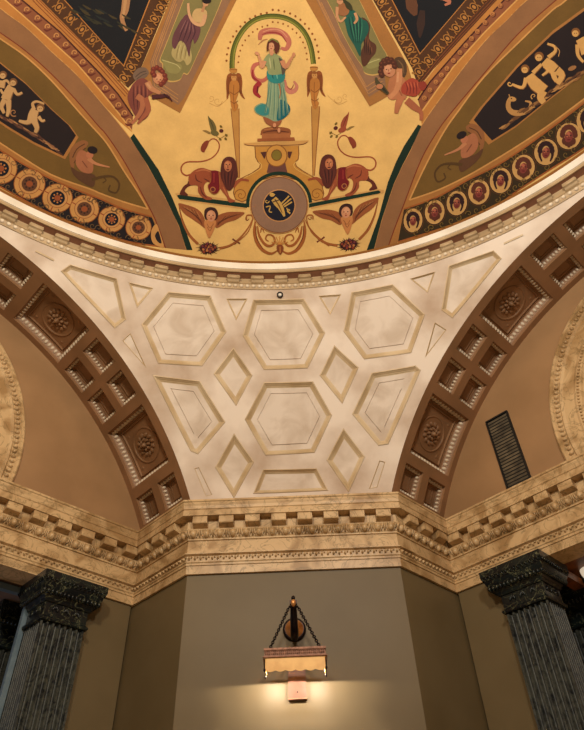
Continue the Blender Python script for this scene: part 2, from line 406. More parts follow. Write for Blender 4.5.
# two fine incised slivers near the arches
for t,a,b_ in ((t4,(104,207),(158,235)),(t6,(350,186),(406,160))):
    pa=psph(*t(a));pb=psph(*t(b_)); mb=MB(); n=(C0-pa).normalized(); d=(pb-pa).normalized(); w_=n.cross(d)
    mb.box((pa+pb)/2+n*.004,d,w_,n,(pb-pa).length/2,.012,.006); mb.build('narrow_fillet','plaster_mould',pend)
# small round sprinkler under the ring
p=psph(280,295); n=(C0-p).normalized(); gxx=Vector((1,0,0)); gyy=n.cross(gxx).normalized()
sp=thing('sprinkler_head',p,'tiny round fitting with a dark rim above the top middle hexagon','sprinkler')
mb=MB(); mb.lathe(p,gxx,gyy,n,[(.045,-.01),(.045,.03),(.03,.03),(.03,.01)],16); mb.build('rim','iron',sp)
mb=MB(); mb.blob(p,gxx,gyy,n,.031,.031,.03,12,4,True); mb.build('cap','ringwhite',sp)
# ------------------------------------------------------------------ entablature (trim_1)
PATH=[(IL+E1*-6.5,-E2),(IL,-E1),(CLc,nC),(CRc,-E2),(IR,-E1),(IR-E2*6.5,None)]
def offs(o):
    P=[]; nn=[a[1] for a in PATH[:-1]]
    P.append(PATH[0][0]+nn[0]*o)
    for i in range(1,5):
        n1,n2=nn[i-1],nn[i]; k=PATH[i][0]
        Mx=Matrix(((n1.x,n1.y),(n2.x,n2.y))).inverted(); v=Mx@Vector((o,o)); P.append(k+Vector((v.x,v.y,0)))
    P.append(PATH[5][0]+nn[4]*o); return P
def run(prof,name,mat,parent=None):
    mb=MB(); rows=[[p+UZ*z for p in offs(o)] for o,z in prof]
    mb.strip(rows,False); return mb.build(name,mat,parent)
ent=struct(run([(-.35,HB),(0,HB),(0,-.82),(.012,-.815),(.012,-.79),(.022,-.78),(.022,-.765),(.012,-.76),(.012,-.70),(.045,-.685),(.045,-.675),(.02,-.67),(.01,-.66),(.005,-.50),(.022,-.495),(.022,-.475),(.03,-.465),(.045,-.41),(.07,-.385),(.075,-.37),(.05,-.365),(.05,-.235)],'trim_1','marble'))
run([(.05,-.235),(.165,-.235),(.165,-.165),(.155,-.16),(.155,-.15),(.165,-.14),(.168,-.10),(.178,-.07),(.178,-.055),(.19,-.045),(.19,-.022),(-.4,-.02)],'crown_moulding','marble',ent)
segs=[(PATH[i][0],PATH[i+1][0],PATH[i][1]) for i in range(5)]
eg=MB();bd_=MB(); gv=MB()
for si,(p,q,n) in enumerate(segs):
    d=(q-p).normalized()
    def span(o): a=offs(o); return a[si],a[si+1]
    a,b_=span(.06); L=(b_-a).length; k=max(2,round(L/.16))
    for i in range(k):
        c=a+(b_-a)*((i+.5)/k)+UZ*-.425
        eg.blob(c-n*.02,d,(UZ*.85+n*.5).normalized(),(n*.85-UZ*.5).normalized(),.04,.052,.046,8,4,True)
        for s_ in (-1,1): # shell round the egg
            eg.tube([c+d*s_*.058+UZ*.045+n*.012,c+d*s_*.06-n*.008,c+d*s_*.038-UZ*.042-n*.02],[.010,.009,.006],5)
        eg.tube([c+d*L/k/2+UZ*.04+n*.01,c+d*L/k/2-UZ*.035-n*.02],[.007,.011],4)
    a,b_=span(.02); L=(b_-a).length; k=max(2,round(L/.07))
    for i in range(k):
        c=a+(b_-a)*((i+.5)/k)+UZ*-.73
        bd_.blob(c,d,UZ,n,.014,.024,.026,6,3,True); bd_.blob(c+d*.03+UZ*.014,d,UZ,n,.012,.012,.018,5,3,True)
    # modillion blocks
    a,b_=span(.05); L=(b_-a).length
    if si==2: k=8; ts=[(i+.5)/k for i in range(k)]
    elif si in (1,3): ts=[.22,.5,.78] if True else []
    else: k=round(L/.322); ts=[(i+.5)/k for i in range(k)]
    for t in ts:
        c=a+(b_-a)*t
        if si in (0,4):
            if (c-(IL if si==0 else IR)).length>5.2: continue
        mb=MB(); w=.09
        # S-profile block
        pr=[(0,-.235),(.1,-.235),(.102,-.25),(.102,-.32),(.096,-.332),(.075,-.334),(.05,-.34),(.02,-.35),(0,-.355)]
        rr=[[c+n*o+UZ*z+d*w*s_ for o,z in pr] for s_ in (-1,1)]
        mb.strip(rr,False); nn=len(pr)
        mb.add(rr[0],[tuple(range(nn))]); mb.add(rr[1],[tuple(range(nn-1,-1,-1))])
        mb.build('modillion','marble',ent)
eg.build('egg_and_dart_moulding','marble',ent); bd_.build('leaf_moulding','marble',ent)
# ------------------------------------------------------------------ ring cornice (trim_2)
def ringrow(r,z,a0=0,a1=360,k=240): return [Vector((r*math.cos(math.radians(a0+(a1-a0)*i/k)),r*math.sin(math.radians(a0+(a1-a0)*i/k)),z)) for i in range(k+1)]
mb=MB(); mb.strip([ringrow(r,z) for r,z in ((R1+.06,Z1-.01),(R1-.005,Z1-.012),(R1-.015,Z1),(R1-.02,Z1+.02),(R1-.04,Z1+.055),(R1-.055,Z1+.06),(R1-.055,Z1+.165))],False)
ring=struct(mb.build('trim_2','ring'))
zc=Z1+.165
mb=MB(); mb.strip([ringrow(r,z) for r,z in ((R1-.055,zc),(R1-.175,zc))],False); o=mb.build('soffit_band','brownpanel',ring); o['label']='brown soffit band'
mb=MB(); mb.strip([ringrow(r,z) for r,z in ((R1-.172,zc-.006),(R1-.186,zc-.006),(R1-.186,zc+.012),(R1-.194,zc+.018),(R1-.2,zc+.035))],False); mb.build('lip_moulding','ring',ring)
mb=MB(); mb.strip([ringrow(r,z) for r,z in ((R1-.2,zc+.035),(R1-.212,zc+.035),(R1-.212,Z2-.012),(R2,Z2))],False); o=mb.build('fascia','ringwhite',ring); o['label']='off-white fascia'
mb=MB(); eg=MB()
NB=107
for i in range(NB):
    deg=90+360/NB*(i-NB//2)+0.3
    if not 34<deg<146: continue
    a=math.radians(deg); u=Vector((math.cos(a),math.sin(a),0)); t=Vector((-math.sin(a),math.cos(a),0)); n=-u; w=.085
    m2=MB(); c=u*(R1-.055)+UZ*zc
    pr=[(0,0),(.06,0),(.075,-.012),(.078,-.055),(.066,-.078),(.045,-.085),(.03,-.098),(.015,-.105),(0,-.105)]
    rr=[[c+n*o+UZ*z+t*w*s_ for o,z in pr] for s_ in (-1,1)]
    m2.strip(rr,False); m2.add(rr[0],[tuple(range(9))]); m2.add(rr[1],[tuple(range(8,-1,-1))])
    m2.tube([c+n*.066-UZ*.06+t*s_*w for s_ in (-1.1,1.1)],.022,8); m2.tube([c+n*.05-UZ*.01+t*s_*w for s_ in (-1.05,1.05)],.012,6)
    m2.build('modillion','ring',ring)
    m2=MB()
for i in range(NB*4):
    deg=360*i/(NB*4)
    if not 34<deg<146: continue
    a=math.radians(deg); u=Vector((math.cos(a),math.sin(a),0)); t=Vector((-math.sin(a),math.cos(a),0))
    c=u*(R1-.03)+UZ*(Z1+.03); nn=(-u*.8-UZ*.6).normalized()
    eg.blob(c,t,nn.cross(t),nn,.03,.03,.024,6,3,True)
o=eg.build('egg_moulding','egg',ring)
# ------------------------------------------------------------------ dome
def hexc(c): return tuple(min(.92,v*g) for v,g in zip(lin(c),GAIN))
CREAM=hexc((243,200,125))
mb=MB(); rows=[]
amax=math.asin(R2/RD)
for j in range(41):
    ph=amax*(1-j/40)+1e-4; rows.append(ringrow(RD*math.sin(ph),ZD+RD*math.cos(ph),k=160))
o=len(mb.v); mb.strip(rows,True); mb.c=[CREAM]*len(mb.f)
dome=struct(mb.build('ceiling','mural'))
# ---- painting on the dome: everything below is pigment lying on the plaster, laid in thin coats
def cr(pts,n=4,closed=True):
    out=[];k=len(pts)
    rng=range(k) if closed else range(k-1)
    for i in rng:
        if closed: p0,p1,p2,p3=pts[i-1],pts[i],pts[(i+1)%k],pts[(i+2)%k]
        else: p0,p1,p2,p3=pts[max(i-1,0)],pts[i],pts[i+1],pts[min(i+2,k-1)]
        for j in range(n):
            t=j/n; out.append(tuple(.5*((2*p1[a])+(-p0[a]+p2[a])*t+(2*p0[a]-5*p1[a]+4*p2[a]-p3[a])*t*t+(-p0[a]+3*p1[a]-3*p2[a]+p3[a])*t**3) for a in (0,1)))
    if not closed: out.append(tuple(pts[-1]))
    return out
ID=lambda p:p
def ext(P,closed):
    # carry painted bands on past the part the photograph shows
    out=lambda p: p[0]<-5 or p[1]<-5 or p[0]>589
    k=len(P); Q=list(P)
    for i in range(k):
        if not out(P[i]): continue
        for j in ((i-1)%k,(i+1)%k):
            if not closed and abs(i-j)!=1: continue
            if not out(P[j]):
                dx,dy=P[i][0]-P[j][0],P[i][1]-P[j][1]; l=math.hypot(dx,dy) or 1; Q[i]=(P[i][0]+dx/l*55,P[i][1]+dy/l*55); break
    return Q
class Paint:
    """coats of pigment; T maps tracing coordinates to the surface, lay = coat number"""
    def __init__(s,T,lay=1): s.T=T; s.lay=lay; s.mb=MB()
    def at(s,q,lay=None): return on_sphere(q[0],q[1],ZD,RD-.002-.0004*(s.lay if lay is None else lay))
    def poly(s,c,pts,smooth=True,n=4,raw=False):
        if s.T is ID and not smooth and len(pts)<40 and max(math.dist(pts[0],q) for q in pts)>45: pts=ext(pts,True)
        s.lay+=1
        P=cr(pts,n) if smooth else list(pts)
        Q=[s.T(p) for p in P] if not raw else P
        xs=[p[0] for p in Q];ys=[p[1] for p in Q]; vs=[Vector(p) for p in Q]; k=len(vs)
        # densify long edges
        D_=[]
        for i in range(k):
            a=vs[i];b2=vs[(i+1)%k]; m=max(1,int((b2-a).length/7)); D_+=[a+(b2-a)*j/m for j in range(m)]
        vs=D_;k=len(vs); pl=[(v.x,v.y) for v in vs]
        if max(xs)-min(xs)>9 or max(ys)-min(ys)>9:
            y=min(ys)+3.1
            while y<max(ys):
                x=min(xs)+3.3
                while x<max(xs):
                    if pip(x,y,pl): vs.append(Vector((x,y)))
                    x+=7
                y+=7
        try: ov,_,of,_,_,_=delaunay_2d_cdt(vs,[],[list(range(k))],1,1e-3)
        except Exception: return s
        s.mb.add([s.at(p) for p in ov],of,True,hexc(c)); return s
    def el(s,c,x,y,rx,ry=None,rot=0,n=14):
        ry=ry or rx; cs,sn=math.cos(rot),math.sin(rot)
        return s.poly(c,[(x+rx*math.cos(2*PI*i/n)*cs-ry*math.sin(2*PI*i/n)*sn,y+rx*math.cos(2*PI*i/n)*sn+ry*math.sin(2*PI*i/n)*cs) for i in range(n)],False)
    def st(s,c,pts,w,smooth=True,n=4,same=False):
        if s.T is ID and max(math.dist(pts[0],q) for q in pts)>45: pts=ext(list(pts),False)
        if not same: s.lay+=1
        P=cr(pts,n,False) if smooth else list(pts)
        if not smooth:
            Z=[]
            for a,b2 in zip(P,P[1:]):
                m=max(1,int(math.dist(s.T(a),s.T(b2))/6)); Z+=[(a[0]+(b2[0]-a[0])*j/m,a[1]+(b2[1]-a[1])*j/m) for j in range(m)]
            P=Z+[P[-1]]
        k=len(P);V=[];ws=w if isinstance(w,(tuple,list)) else (w,w)
        for i in range(k):
            a=P[max(i-1,0)];b2=P[min(i+1,k-1)];dx,dy=b2[0]-a[0],b2[1]-a[1];l=math.hypot(dx,dy) or 1
            f=i/(k-1)*(len(ws)-1);j=min(int(f),len(ws)-2);ww=(ws[j]+(ws[j+1]-ws[j])*(f-j))/2
            V+=[(P[i][0]-dy/l*ww,P[i][1]+dx/l*ww),(P[i][0]+dy/l*ww,P[i][1]-dx/l*ww)]
        s.mb.add([s.at(s.T(v)) for v in V],[(2*i,2*i+1,2*i+3,2*i+2) for i in range(k-1)],True,hexc(c)); return s
    def sp(s,c,x,y,r,turns=1.5,a0=0,w=4,sg=1):
        return s.st(c,[(x+r*(1-i/16)*math.cos(a0+sg*turns*2*PI*i/16),y+r*(1-i/16)*math.sin(a0+sg*turns*2*PI*i/16)) for i in range(16)],(w,w*.6),True,2)
    def done(s,name,parent): 
        return s.mb.build(name,'mural',parent) if s.mb.v else None
def at0(px,py): return on_sphere(px,py,ZD,RD-.002)
def mirror(T,f): return lambda p:f(T(p))
MIRC=lambda p:(557-p[0],p[1]-2.2-.07*(230-p[0]))
#--- side lunettes
tan=(152,108,72); gold=(178,122,64); goldl=(216,160,92); olive=(120,90,40); navy=(30,26,36); redl=(130,58,34)
GL=dict(
 greenL=[(130.2,138),(148,166),(165,197),(179,226),(186.5,250)], greenR=[(192.5,250),(186,231),(172,197),(158.5,169.7),(133.7,133.7)],
 tanU=[(-8,1),(0,8),(25.7,27),(51,51),(77,75),(100,101),(130.2,138),(148,166),(165,197),(179,226),(186.5,250)],
 tanL=[(165.5,248),(155,219),(141,192),(124,161),(107,135.5),(97.6,125),(77,101),(51,73.6),(25.7,51),(0,32.5),(-8,27)],
 crU=[(-8,33),(0,38.5),(25.7,56.5),(51.4,80.5),(77,109.6),(90.8,125),(107,143.5),(124,171),(138,192),(148,209)],
 crB=[(148,209),(124,202),(100,193.3),(90,189),(51.4,174.8),(17,154),(0,143),(-8,138)],
 bandT=[(-8,145),(0,150),(25.7,165.4),(51.4,179),(77,190),(100,198.8),(124,209),(151.6,216.7)],
 bandB=[(164.5,247),(141,244),(124,240.5),(100,232.5),(77,224.5),(51.4,214),(25.7,201),(0,186.5),(-8,182)],
 dark=[(-8,56),(0,63.4),(25.7,84),(51.4,109.6),(68.5,125),(76,135.4),(63.4,156),(34,142),(10,127.7),(0,121),(-8,116)])
GR=dict(
 greenL=[(373.8,250),(381.7,220),(390,195),(394,183.6),(402.6,165),(411,149),(421.4,126)][::-1], greenR=[(366.8,250),(378.6,217),(388,182),(396,162),(404,146),(418,124.6)],
 tanU=[(537,-8),(527,0),(506,20.5),(484,42),(452.5,82),(421.7,125),(411,149),(402.6,165),(394,183.6),(390,195),(381.7,220),(373.8,250)],
 tanL=[(387.5,249),(394,230),(404,204),(421,160),(437,132),(452,111.7),(484,73.6),(518,34),(556,0),(565,-8)],
 crU=[(572,-6),(566,0),(552.5,10),(518,43),(484,77),(459,110),(443.7,132),(425,166.5),(409.4,200)],
 crB=[(409.4,200),(437,190.5),(462.5,178.5),(484,166.5),(518,145.7),(549,125),(584,99),(592,93)],
 bandT=[(592,97),(584,103),(552.5,127),(518,152),(494,167),(467.6,180),(437,197),(404,209)],
 bandB=[(398,242),(437,230),(462.5,221),(494,207.5),(518,190.5),(552.5,168),(584,148),(592,142)],
 dark=[(592,5),(584,11),(552.5,34),(518,67),(484,106),(473.7,120),(492,140.5),(516.5,125),(552.5,96),(584,72),(592,66)])
def lun(G,side):
    x0=-8 if side=='left' else 592
    root=thing('lunette_mural',at0(*(G['crU'][4])),'painted lunette with tan arch border and olive field at the dome foot, '+('left' if side=='left' else 'right')+' side','painting')
    pr=Paint(ID,0)
    pr.poly(gold,G['tanU']+G['tanL'][:1]+G['bandB'][0:1]+G['bandB'][1:],False); pr.done('gilt_ground',root)
    pr=Paint(ID,1); pr.poly(tan,G['tanU']+G['tanL'],False); pr.st(redl,G['tanL'],1.1); pr.st(goldl,[(a[0],a[1]) for a in G['tanU']],.8); q=pr.done('arch_band',root)
    pr=Paint(ID,2); pr.poly(olive,G['crU']+G['crB'][1:],False); pr.st(goldl,G['crU'],1.5); pr.st(goldl,G['crB'],1.5); pr.done('olive_field',root)
    pr=Paint(ID,1); pr.poly((34,26,30) if side=='left' else (58,44,22),G['bandT']+G['bandB'],False)
    pr.st((168,96,44),G['bandT'],1.6); pr.st((168,96,44),G['bandB'],1.6)
    # filigree between the medallions
    import itertools
    T_=G['bandT'];B_=G['bandB'][::-1]
    for k in range(len(T_)-1):
        for f in (.1,.35,.6,.85):
            tx=T_[k][0]+(T_[k+1][0]-T_[k][0])*f; ty=T_[k][1]+(T_[k+1][1]-T_[k][1])*f
            best=min(((b2[0]+(c2[0]-b2[0])*g/8,b2[1]+(c2[1]-b2[1])*g/8) for b2,c2 in zip(B_,B_[1:]) for g in range(8)),key=lambda p:(p[0]-tx)**2+(p[1]-ty)**2)
            for g in (.12,.88): pr.sp((118,92,62) if side=='left' else (130,104,52),tx+(best[0]-tx)*g,ty+(best[1]-ty)*g,3.4,1.1,g*7+f*9,.8)
    pr.done('medallion_band',root)
    g_=tag(Paint(ID,4).poly((20,44,32),G['greenL']+G['greenR'],False).done('green_band',None),'dark green painted curved band edging the '+side+' of the cream field','painted band','green curved bands')
lun(GL,'left'); lun(GR,'right')
# medallions
MED=[(1,168.5,15.6),(29.5,183.9,15.2),(57.4,198,14.6),(84.4,209,14.2),(111.7,219.3,13),(138.5,227.5,12.4)]
NM=['first, cut by the photo edge','second from the photo edge','third from the photo edge','fourth from the photo edge','fifth, beside the last','last complete one by the tan band']
for i,(x,y,r) in enumerate(MED):
    nv=i%2==0; k=r/15
    t=thing('painted_medallion',at0(x,y),'round medallion with '+('navy' if nv else 'brown')+' centre, left row, '+NM[i],'medallion','round medallions of the left lunette')
    p=Paint(ID,8); p.el((150,84,40),x,y,r+.8,r*.97+.6,0,24); p.el((214,158,92),x,y,r,r*.95,0,24); p.el((150,90,50),x,y,r*.72,r*.68,0,20); p.el((212,156,96),x,y,r*.68,r*.64,0,20)
    for a in range(4): p.st((150,60,40),[(x+r*.7*math.cos(a*PI/2+.5),y+r*.7*math.sin(a*PI/2+.5)),(x+r*.97*math.cos(a*PI/2+.5),y+r*.97*math.sin(a*PI/2+.5))],.9,False,same=True)
    p.done('disc',t)
    p=Paint(ID,16); p.el((22,22,34) if nv else (104,66,44),x,y,r*.52,r*.5,0,18); p.el((160,84,46),x,y,r*.22,r*.2)
    for a in range(8): p.el((200,130,70) if nv else (60,34,28),x+r*.3*math.cos(a*PI/4),y+r*.3*math.sin(a*PI/4),r*.06)
    p.done('rosette',t)
t=thing('painted_medallion',at0(159,235),'half-hidden round medallion cut off by the tan arch band at left','medallion','round medallions of the left lunette')
p=Paint(ID,8); pts=[(156.5+0,224),(152,229),(151,236),(153,243),(159,246.5),(164,246.8),(160,233)]
p.poly((214,158,92),pts); p.done('disc',t); p=Paint(ID,12); p.poly((40,30,34),[(158,231),(155,236),(158,242),(161.5,243),(160,236)]); p.done('rosette',t)
OV=[(413,220.4,9.4,12),(434.7,212,9.8,12.2),(456.8,203,10.2,12.4),(478.8,192,10.6,12.6),(500.6,180.4,10.8,12.8),(523.4,167.6,11.3,13),(546,152,11.7,13.2),(568.8,136,12.2,13.4),(589,120,12.4,13.6)]
NO=['nearest the tan arch band','second from the tan arch band','third from the tan arch band','fourth from the tan arch band','fifth from the tan arch band','sixth from the tan arch band','seventh from the tan arch band','eighth from the tan arch band','cut by the right photo edge']
for i,(x,y,rx,ry) in enumerate(OV):
    br=i%2==1; rot=.12+.02*i
    t=thing('portrait_medallion',at0(x,y),'oval medallion with a '+('bearded ' if br else 'dark-haired ')+'painted face, '+NO[i],'medallion','oval face medallions of the right lunette')
    p=Paint(ID,8); p.el((96,58,24),x,y,rx+1.6,ry+1.6,rot,20); p.el((34,26,20),x,y,rx+.9,ry+.9,rot,20); p.el((214,168,104),x,y,rx,ry,rot,20); p.done('oval_ground',t)
    p=Paint(ID,13); hc=(52,26,26) if not br else (96,48,34); k=rx/10
    for a in range(9): aa=PI+PI*a/8; p.el(hc,x+5.2*k*math.cos(aa),y-1*k+6.4*k*math.sin(aa),2.2*k,2.6*k,aa)
    if br:
        for a in range(5): p.el(hc,x+(a-2)*1.9*k,y+(6.5-abs(a-2)*1.2)*k,1.9*k,3*k)
    else:
        for sx in (-1,1): p.st(hc,[(x+sx*5*k,y-2*k),(x+sx*5.4*k,y+3*k),(x+sx*3.6*k,y+8*k)],(3*k,1.2*k))
    p.done('hair',t)
    p=Paint(ID,30); p.el((134,62,54),x,y+.6*k,3.3*k,4.8*k,rot); p.el((184,104,80),x-.6*k,y-1.2*k,1.9*k,2.4*k)
    for sx in (-1,1): p.el((40,18,18),x+sx*1.5*k,y-.6*k,.8*k,.5*k)
    p.st((120,50,36),[(x,y-.5*k),(x-.3*k,y+1.6*k)],.6*k); p.el((110,30,34),x,y+3*k,1.4*k,.6*k); p.done('face',t)
# dark panels with putti
def putto(p,c,head,hr,limbs):
    for pts,w in limbs: p.st((int(c[0]*.66),int(c[1]*.58),int(c[2]*.55)),[(a+2,b2+3) for a,b2 in pts],tuple(v*1.12 for v in w) if isinstance(w,tuple) else w*1.12)
    for pts,w in limbs: p.st(c,pts,w)
    p.el((int(c[0]*.62),int(c[1]*.52),int(c[2]*.45)),head[0],head[1]-hr*.15,hr*1.05); p.el(c,head[0]-hr*.1,head[1]+hr*.15,hr*.78)
    p.el((90,50,34),head[0]-hr*.3,head[1]+hr*.1,hr*.12); p.el((90,50,34),head[0]+hr*.2,head[1]+hr*.1,hr*.12)
    for k in range(0): p.st((150,100,66),[(limbs[0][0][0][0]-6+k*9,limbs[0][0][0][1]),(limbs[0][0][-1][0]-4+k*7,limbs[0][0][-1][1]-6)],2.4)
ta=tf(0,0,5.84); tb=tf(0,120,5.84); td=tf(484,0,5.84)
def dpanel(G,side):
    root=thing('putti_panel',at0(*G['dark'][3]),'dark painted panel with a frieze of pale playing putti, '+side+' of the dome','painting')
    p=Paint(ID,6); p.poly(gold,[(x+(x-(40 if side=='left' else 540))*.07,y+(y-(112 if side=='left' else 85))*.075) for x,y in G['dark']],False); p.done('gilt_border',root)
    p=Paint(ID,8); p.poly((36,24,26),G['dark'],False); p.done('dark_ground',root)
    return root
r=dpanel(GL,'left')
sk=(206,164,112)
p=Paint(ta,12); putto(p,sk,(78,482),22,[([(66,505),(48,540),(32,580)],(44,56)),([(80,520),(100,550),(130,540)],(20,12)),([(28,580),(8,620),(24,660)],(32,16)),([(48,585),(50,640),(40,680)],(34,14)),([(50,520),(20,545),(2,520)],(20,12))]); p.done('putto',r)
p=Paint(ta,12); putto(p,sk,(236,632),23,[([(205,640),(192,670),(188,705)],(46,60)),([(200,640),(190,605),(215,592),(258,606)],(20,13,11)),([(196,700),(215,745),(205,775)],(38,16)),([(180,700),(155,715),(110,705)],(34,14)),([(225,680),(245,705),(262,700)],(20,10))]); p.done('putto',r)
p=Paint(ta,12); putto(p,sk,(18,440),22,[([(8,470),(0,510)],(46,50)),([(14,480),(40,470),(60,500)],(16,10))]); p.done('putto',r)
p=Paint(tb,10); random.seed(3)
for k in range(34):
    f=k/33; x=f*345; y=-18+f*206-26*math.sin(f*3)*.5+random.uniform(-10,8); p.st(random.choice([(150,102,70),(112,74,54),(176,128,84),(92,58,46)]),[(x-22,y-16),(x,y+random.uniform(-8,4)),(x+24,y+12)],(3,10,3),same=k%3>0)
p.sp((170,120,80),80,660-704,24,1.3,1,7); p.done('rocky_ground',r)
r=dpanel(GR,'right'); sk=(222,172,102)
p=Paint(td,12); putto(p,sk,(240,405),24,[([(262,440),(300,490),(352,530)],(50,72,66)),([(285,425),(315,395),(335,375)],(24,16)),([(245,455),(225,510),(165,492)],(24,13)),([(345,530),(330,570),(350,600)],(52,30))]); p.sp(sk,150,488,18,1.1,0,8); p.done('putto',r)
p=Paint(td,12); putto(p,sk,(322,333),26,[([(352,355),(385,385),(415,410)],(50,66,60)),([(375,335),(415,300),(410,270),(370,255)],(24,16,12)),([(350,385),(375,410),(340,440)],(20,12)),([(425,410),(455,440),(430,490)],(50,24)),([(405,420),(410,450),(425,475)],(36,22))]); p.st((200,150,90),[(415,270),(440,295),(435,330)],5); p.done('putto',r)
p=Paint(td,12); putto(p,sk,(536,192),25,[([(560,225),(585,270),(600,310)],(52,66)),([(545,260),(548,320),(580,362)],(24,14))]); p.done('putto',r)
p=Paint(td,12); p.st((196,146,86),[(175,582),(148,585),(142,625),(165,655),(215,660),(262,640),(272,600),(240,590)],(22,26,30,34,28,16,8)); p.el((206,156,92),165,578,24,14,.2); p.el((60,30,20),160,575,4); p.st((196,146,86),[(150,565),(145,550)],6); p.sp((206,156,92),290,562,18,1.1,2,6); p.done('sea_horse',r)
p=Paint(td,10); random.seed(5)
for k in range(44):
    f=k/43; x=110+f*500; y=735-f*335+random.uniform(-20,16); p.st(random.choice([(150,106,62),(112,74,44),(186,138,82),(90,58,40)]),[(x-22,y+14),(x,y+random.uniform(-6,6)),(x+26,y-14)],(4,13,4),same=k%3>0)
p.el((170,120,74),515,398,26,13,-.4); p.done('rocky_ground',r)
# mermaid putti
T1=tf(0,0,2.92)
def mer(T,lab):
    r=thing('painted_merboy',at0(*T((245,480))),lab,'painting','scroll-tailed merboys')
    p=Paint(T,8); p.poly((150,98,58),[(203,470),(208,432),(238,410),(258,418),(240,445),(220,470),(214,500)]); p.st((96,60,34),[(212,460),(225,435),(248,420)],3); p.st((96,60,34),[(216,476),(232,450),(250,432)],3); p.done('wing',r)
    p=Paint(T,14); p.poly((176,112,78),[(238,438),(262,452),(272,478),(268,505),(240,502),(222,480),(224,452)]); p.st((196,132,92),[(258,462),(280,478),(320,488)],(14,8,3)); p.el((190,120,86),262,452,11,11); p.st((130,74,50),[(240,470),(255,490)],3); p.done('body',r)
    p=Paint(T,20); p.el((36,22,24),270,438,15,11,.2); p.done('hair',r)
    p=Paint(T,12); p.poly((98,64,40),[(208,488),(232,502),(275,510),(278,530),(270,546),(242,534),(216,512)]); p.st((88,62,28),[(268,525),(300,516),(330,516),(348,536),(340,562),(318,556),(322,540)],(9,6,5,4)); p.st((88,62,28),[(300,516),(310,526),(300,534)],3); p.done('scroll_tail',r)
mer(T1,'painted merboy with curling tail on the olive field of the left lunette')
mer(mirror(T1,lambda p:(554-p[0],p[1]-14.5+.17*(p[0]-95))),'painted merboy with curling tail on the olive field of the right lunette')
# ---- triangular night paintings, their chain borders and the wave-scroll mouldings
def chain(p,pts,sz):
    for i,(x,y) in enumerate(pts):
        a=math.atan2(pts[min(i+1,len(pts)-1)][1]-pts[max(i-1,0)][1],pts[min(i+1,len(pts)-1)][0]-pts[max(i-1,0)][0])
        p.el((176,120,58),x,y,sz*.62,sz*.86,a,12); p.el((66,40,22),x,y,sz*.46,sz*.68,a,12); p.el((186,128,64),x,y,sz*.26,sz*.4,a,8)
        u=(math.cos(a),math.sin(a)); v=(-u[1],u[0]); h=sz*.82
        for s1 in (-1,1):
            for s2 in (-1,1): p.st((168,114,56),[(x+u[0]*h*s1*.75+v[0]*sz*.2*s2,y+u[1]*h*s1*.75+v[1]*sz*.2*s2),(x+u[0]*h*s1+v[0]*sz*.85*s2,y+u[1]*h*s1+v[1]*sz*.85*s2)],1.2,False,same=not(s1==-1 and s2==-1))
def lerp(a,b2,f): return (a[0]+(b2[0]-a[0])*f,a[1]+(b2[1]-a[1])*f)
def waves(G,side,inner,outer,curls,o1):
    r=thing('wave_scroll_border',at0(*curls[len(curls)//2]),'red-brown painted border of running wave scrolls between gilt lines, '+side,'painted border')
    p=Paint(ID,3)
    p.poly((196,132,66),outer+inner,False); p.done('gilt_mouldings',r)
    p=Paint(ID,5); p.poly((146,88,58),o1[0]+o1[1],False); p.st((70,30,22),o1[0],1.5,False); p.st((228,172,98),o1[1],1.4,False); p.done('red_band',r)
    for k,(x,y) in enumerate(curls):
        p=Paint(ID,9)
        if side=='left':
            p.st((112,52,38),[(x-4.2,y+2.5),(x-1,y+4.2),(x+4,y+2)],(1,2.2,1)); p.sp((206,146,88),x,y,3.1,1.2,2.6,1.3,1)
        else:
            p.el((104,52,34),x+.8,y+.8,2.8); p.el((190,128,74),x,y,2.5); p.sp((126,68,40),x,y,1.9,1,0,.7)
        p.done('wave_scroll',r)
    p=Paint(ID,7)
    for f in (.3,.62): 
        L=[lerp(a,b2,f) for a,b2 in zip(outer,[inner[-1-i] for i in range(len(outer))])]
    a0,b0=outer[0],outer[-1]
    for o_ in (1.2,3.4,6.2):
        nx,ny=(-(b0[1]-a0[1]),b0[0]-a0[0]); l=math.hypot(nx,ny); sgn=1 if side=='left' else -1
        p.st((138,74,40),[(a[0]+nx/l*o_*sgn,a[1]+ny/l*o_*sgn) for a in outer],.8,False)
    p.done('gilt_lines',r)
cL=[(4,-9),(18,1.4),(27.4,9.4),(38,18),(48,26.5),(57,35.6),(66.4,44.5),(74.8,52.7),(83.4,62),(91.6,71),(99.3,79.6),(106,88),(113,96.5),(119,105),(125,113),(129.5,121)]
waves(GL,'left',[(132,132),(120,122),(100,101),(77,75),(51,51),(25.7,27),(0,8),(-8,1)],[(34,-8),(41,0),(70,29),(100,58),(130,92)],cL,([(12,-8),(22,0),(60,32),(100,73.6),(118,94),(133,116)],[(132,131),(120,115),(100,90.5),(77,64),(51,40.5),(25.7,18),(5,0),(-5,-8)]))
cR=[(424.4,98),(430,90),(436,82),(441.5,75),(447,68.5),(453.5,60.5),(460,52.5),(466,45.5),(471.6,38.5),(477.5,31.5),(485,22.5),(492.5,14),(500,5.5),(507,-2)]
waves(GR,'right',[(537,-8),(527,0),(506,20.5),(484,42),(452.5,82),(421.7,125)],[(418,90),(440,62),(465,34),(497,0),(504,-8)],cR,([(418,100),(430,82),(465,42),(505,-1),(512,-8)],[(526,-8),(517,0),(484,33),(452.5,68),(421.5,112)]))
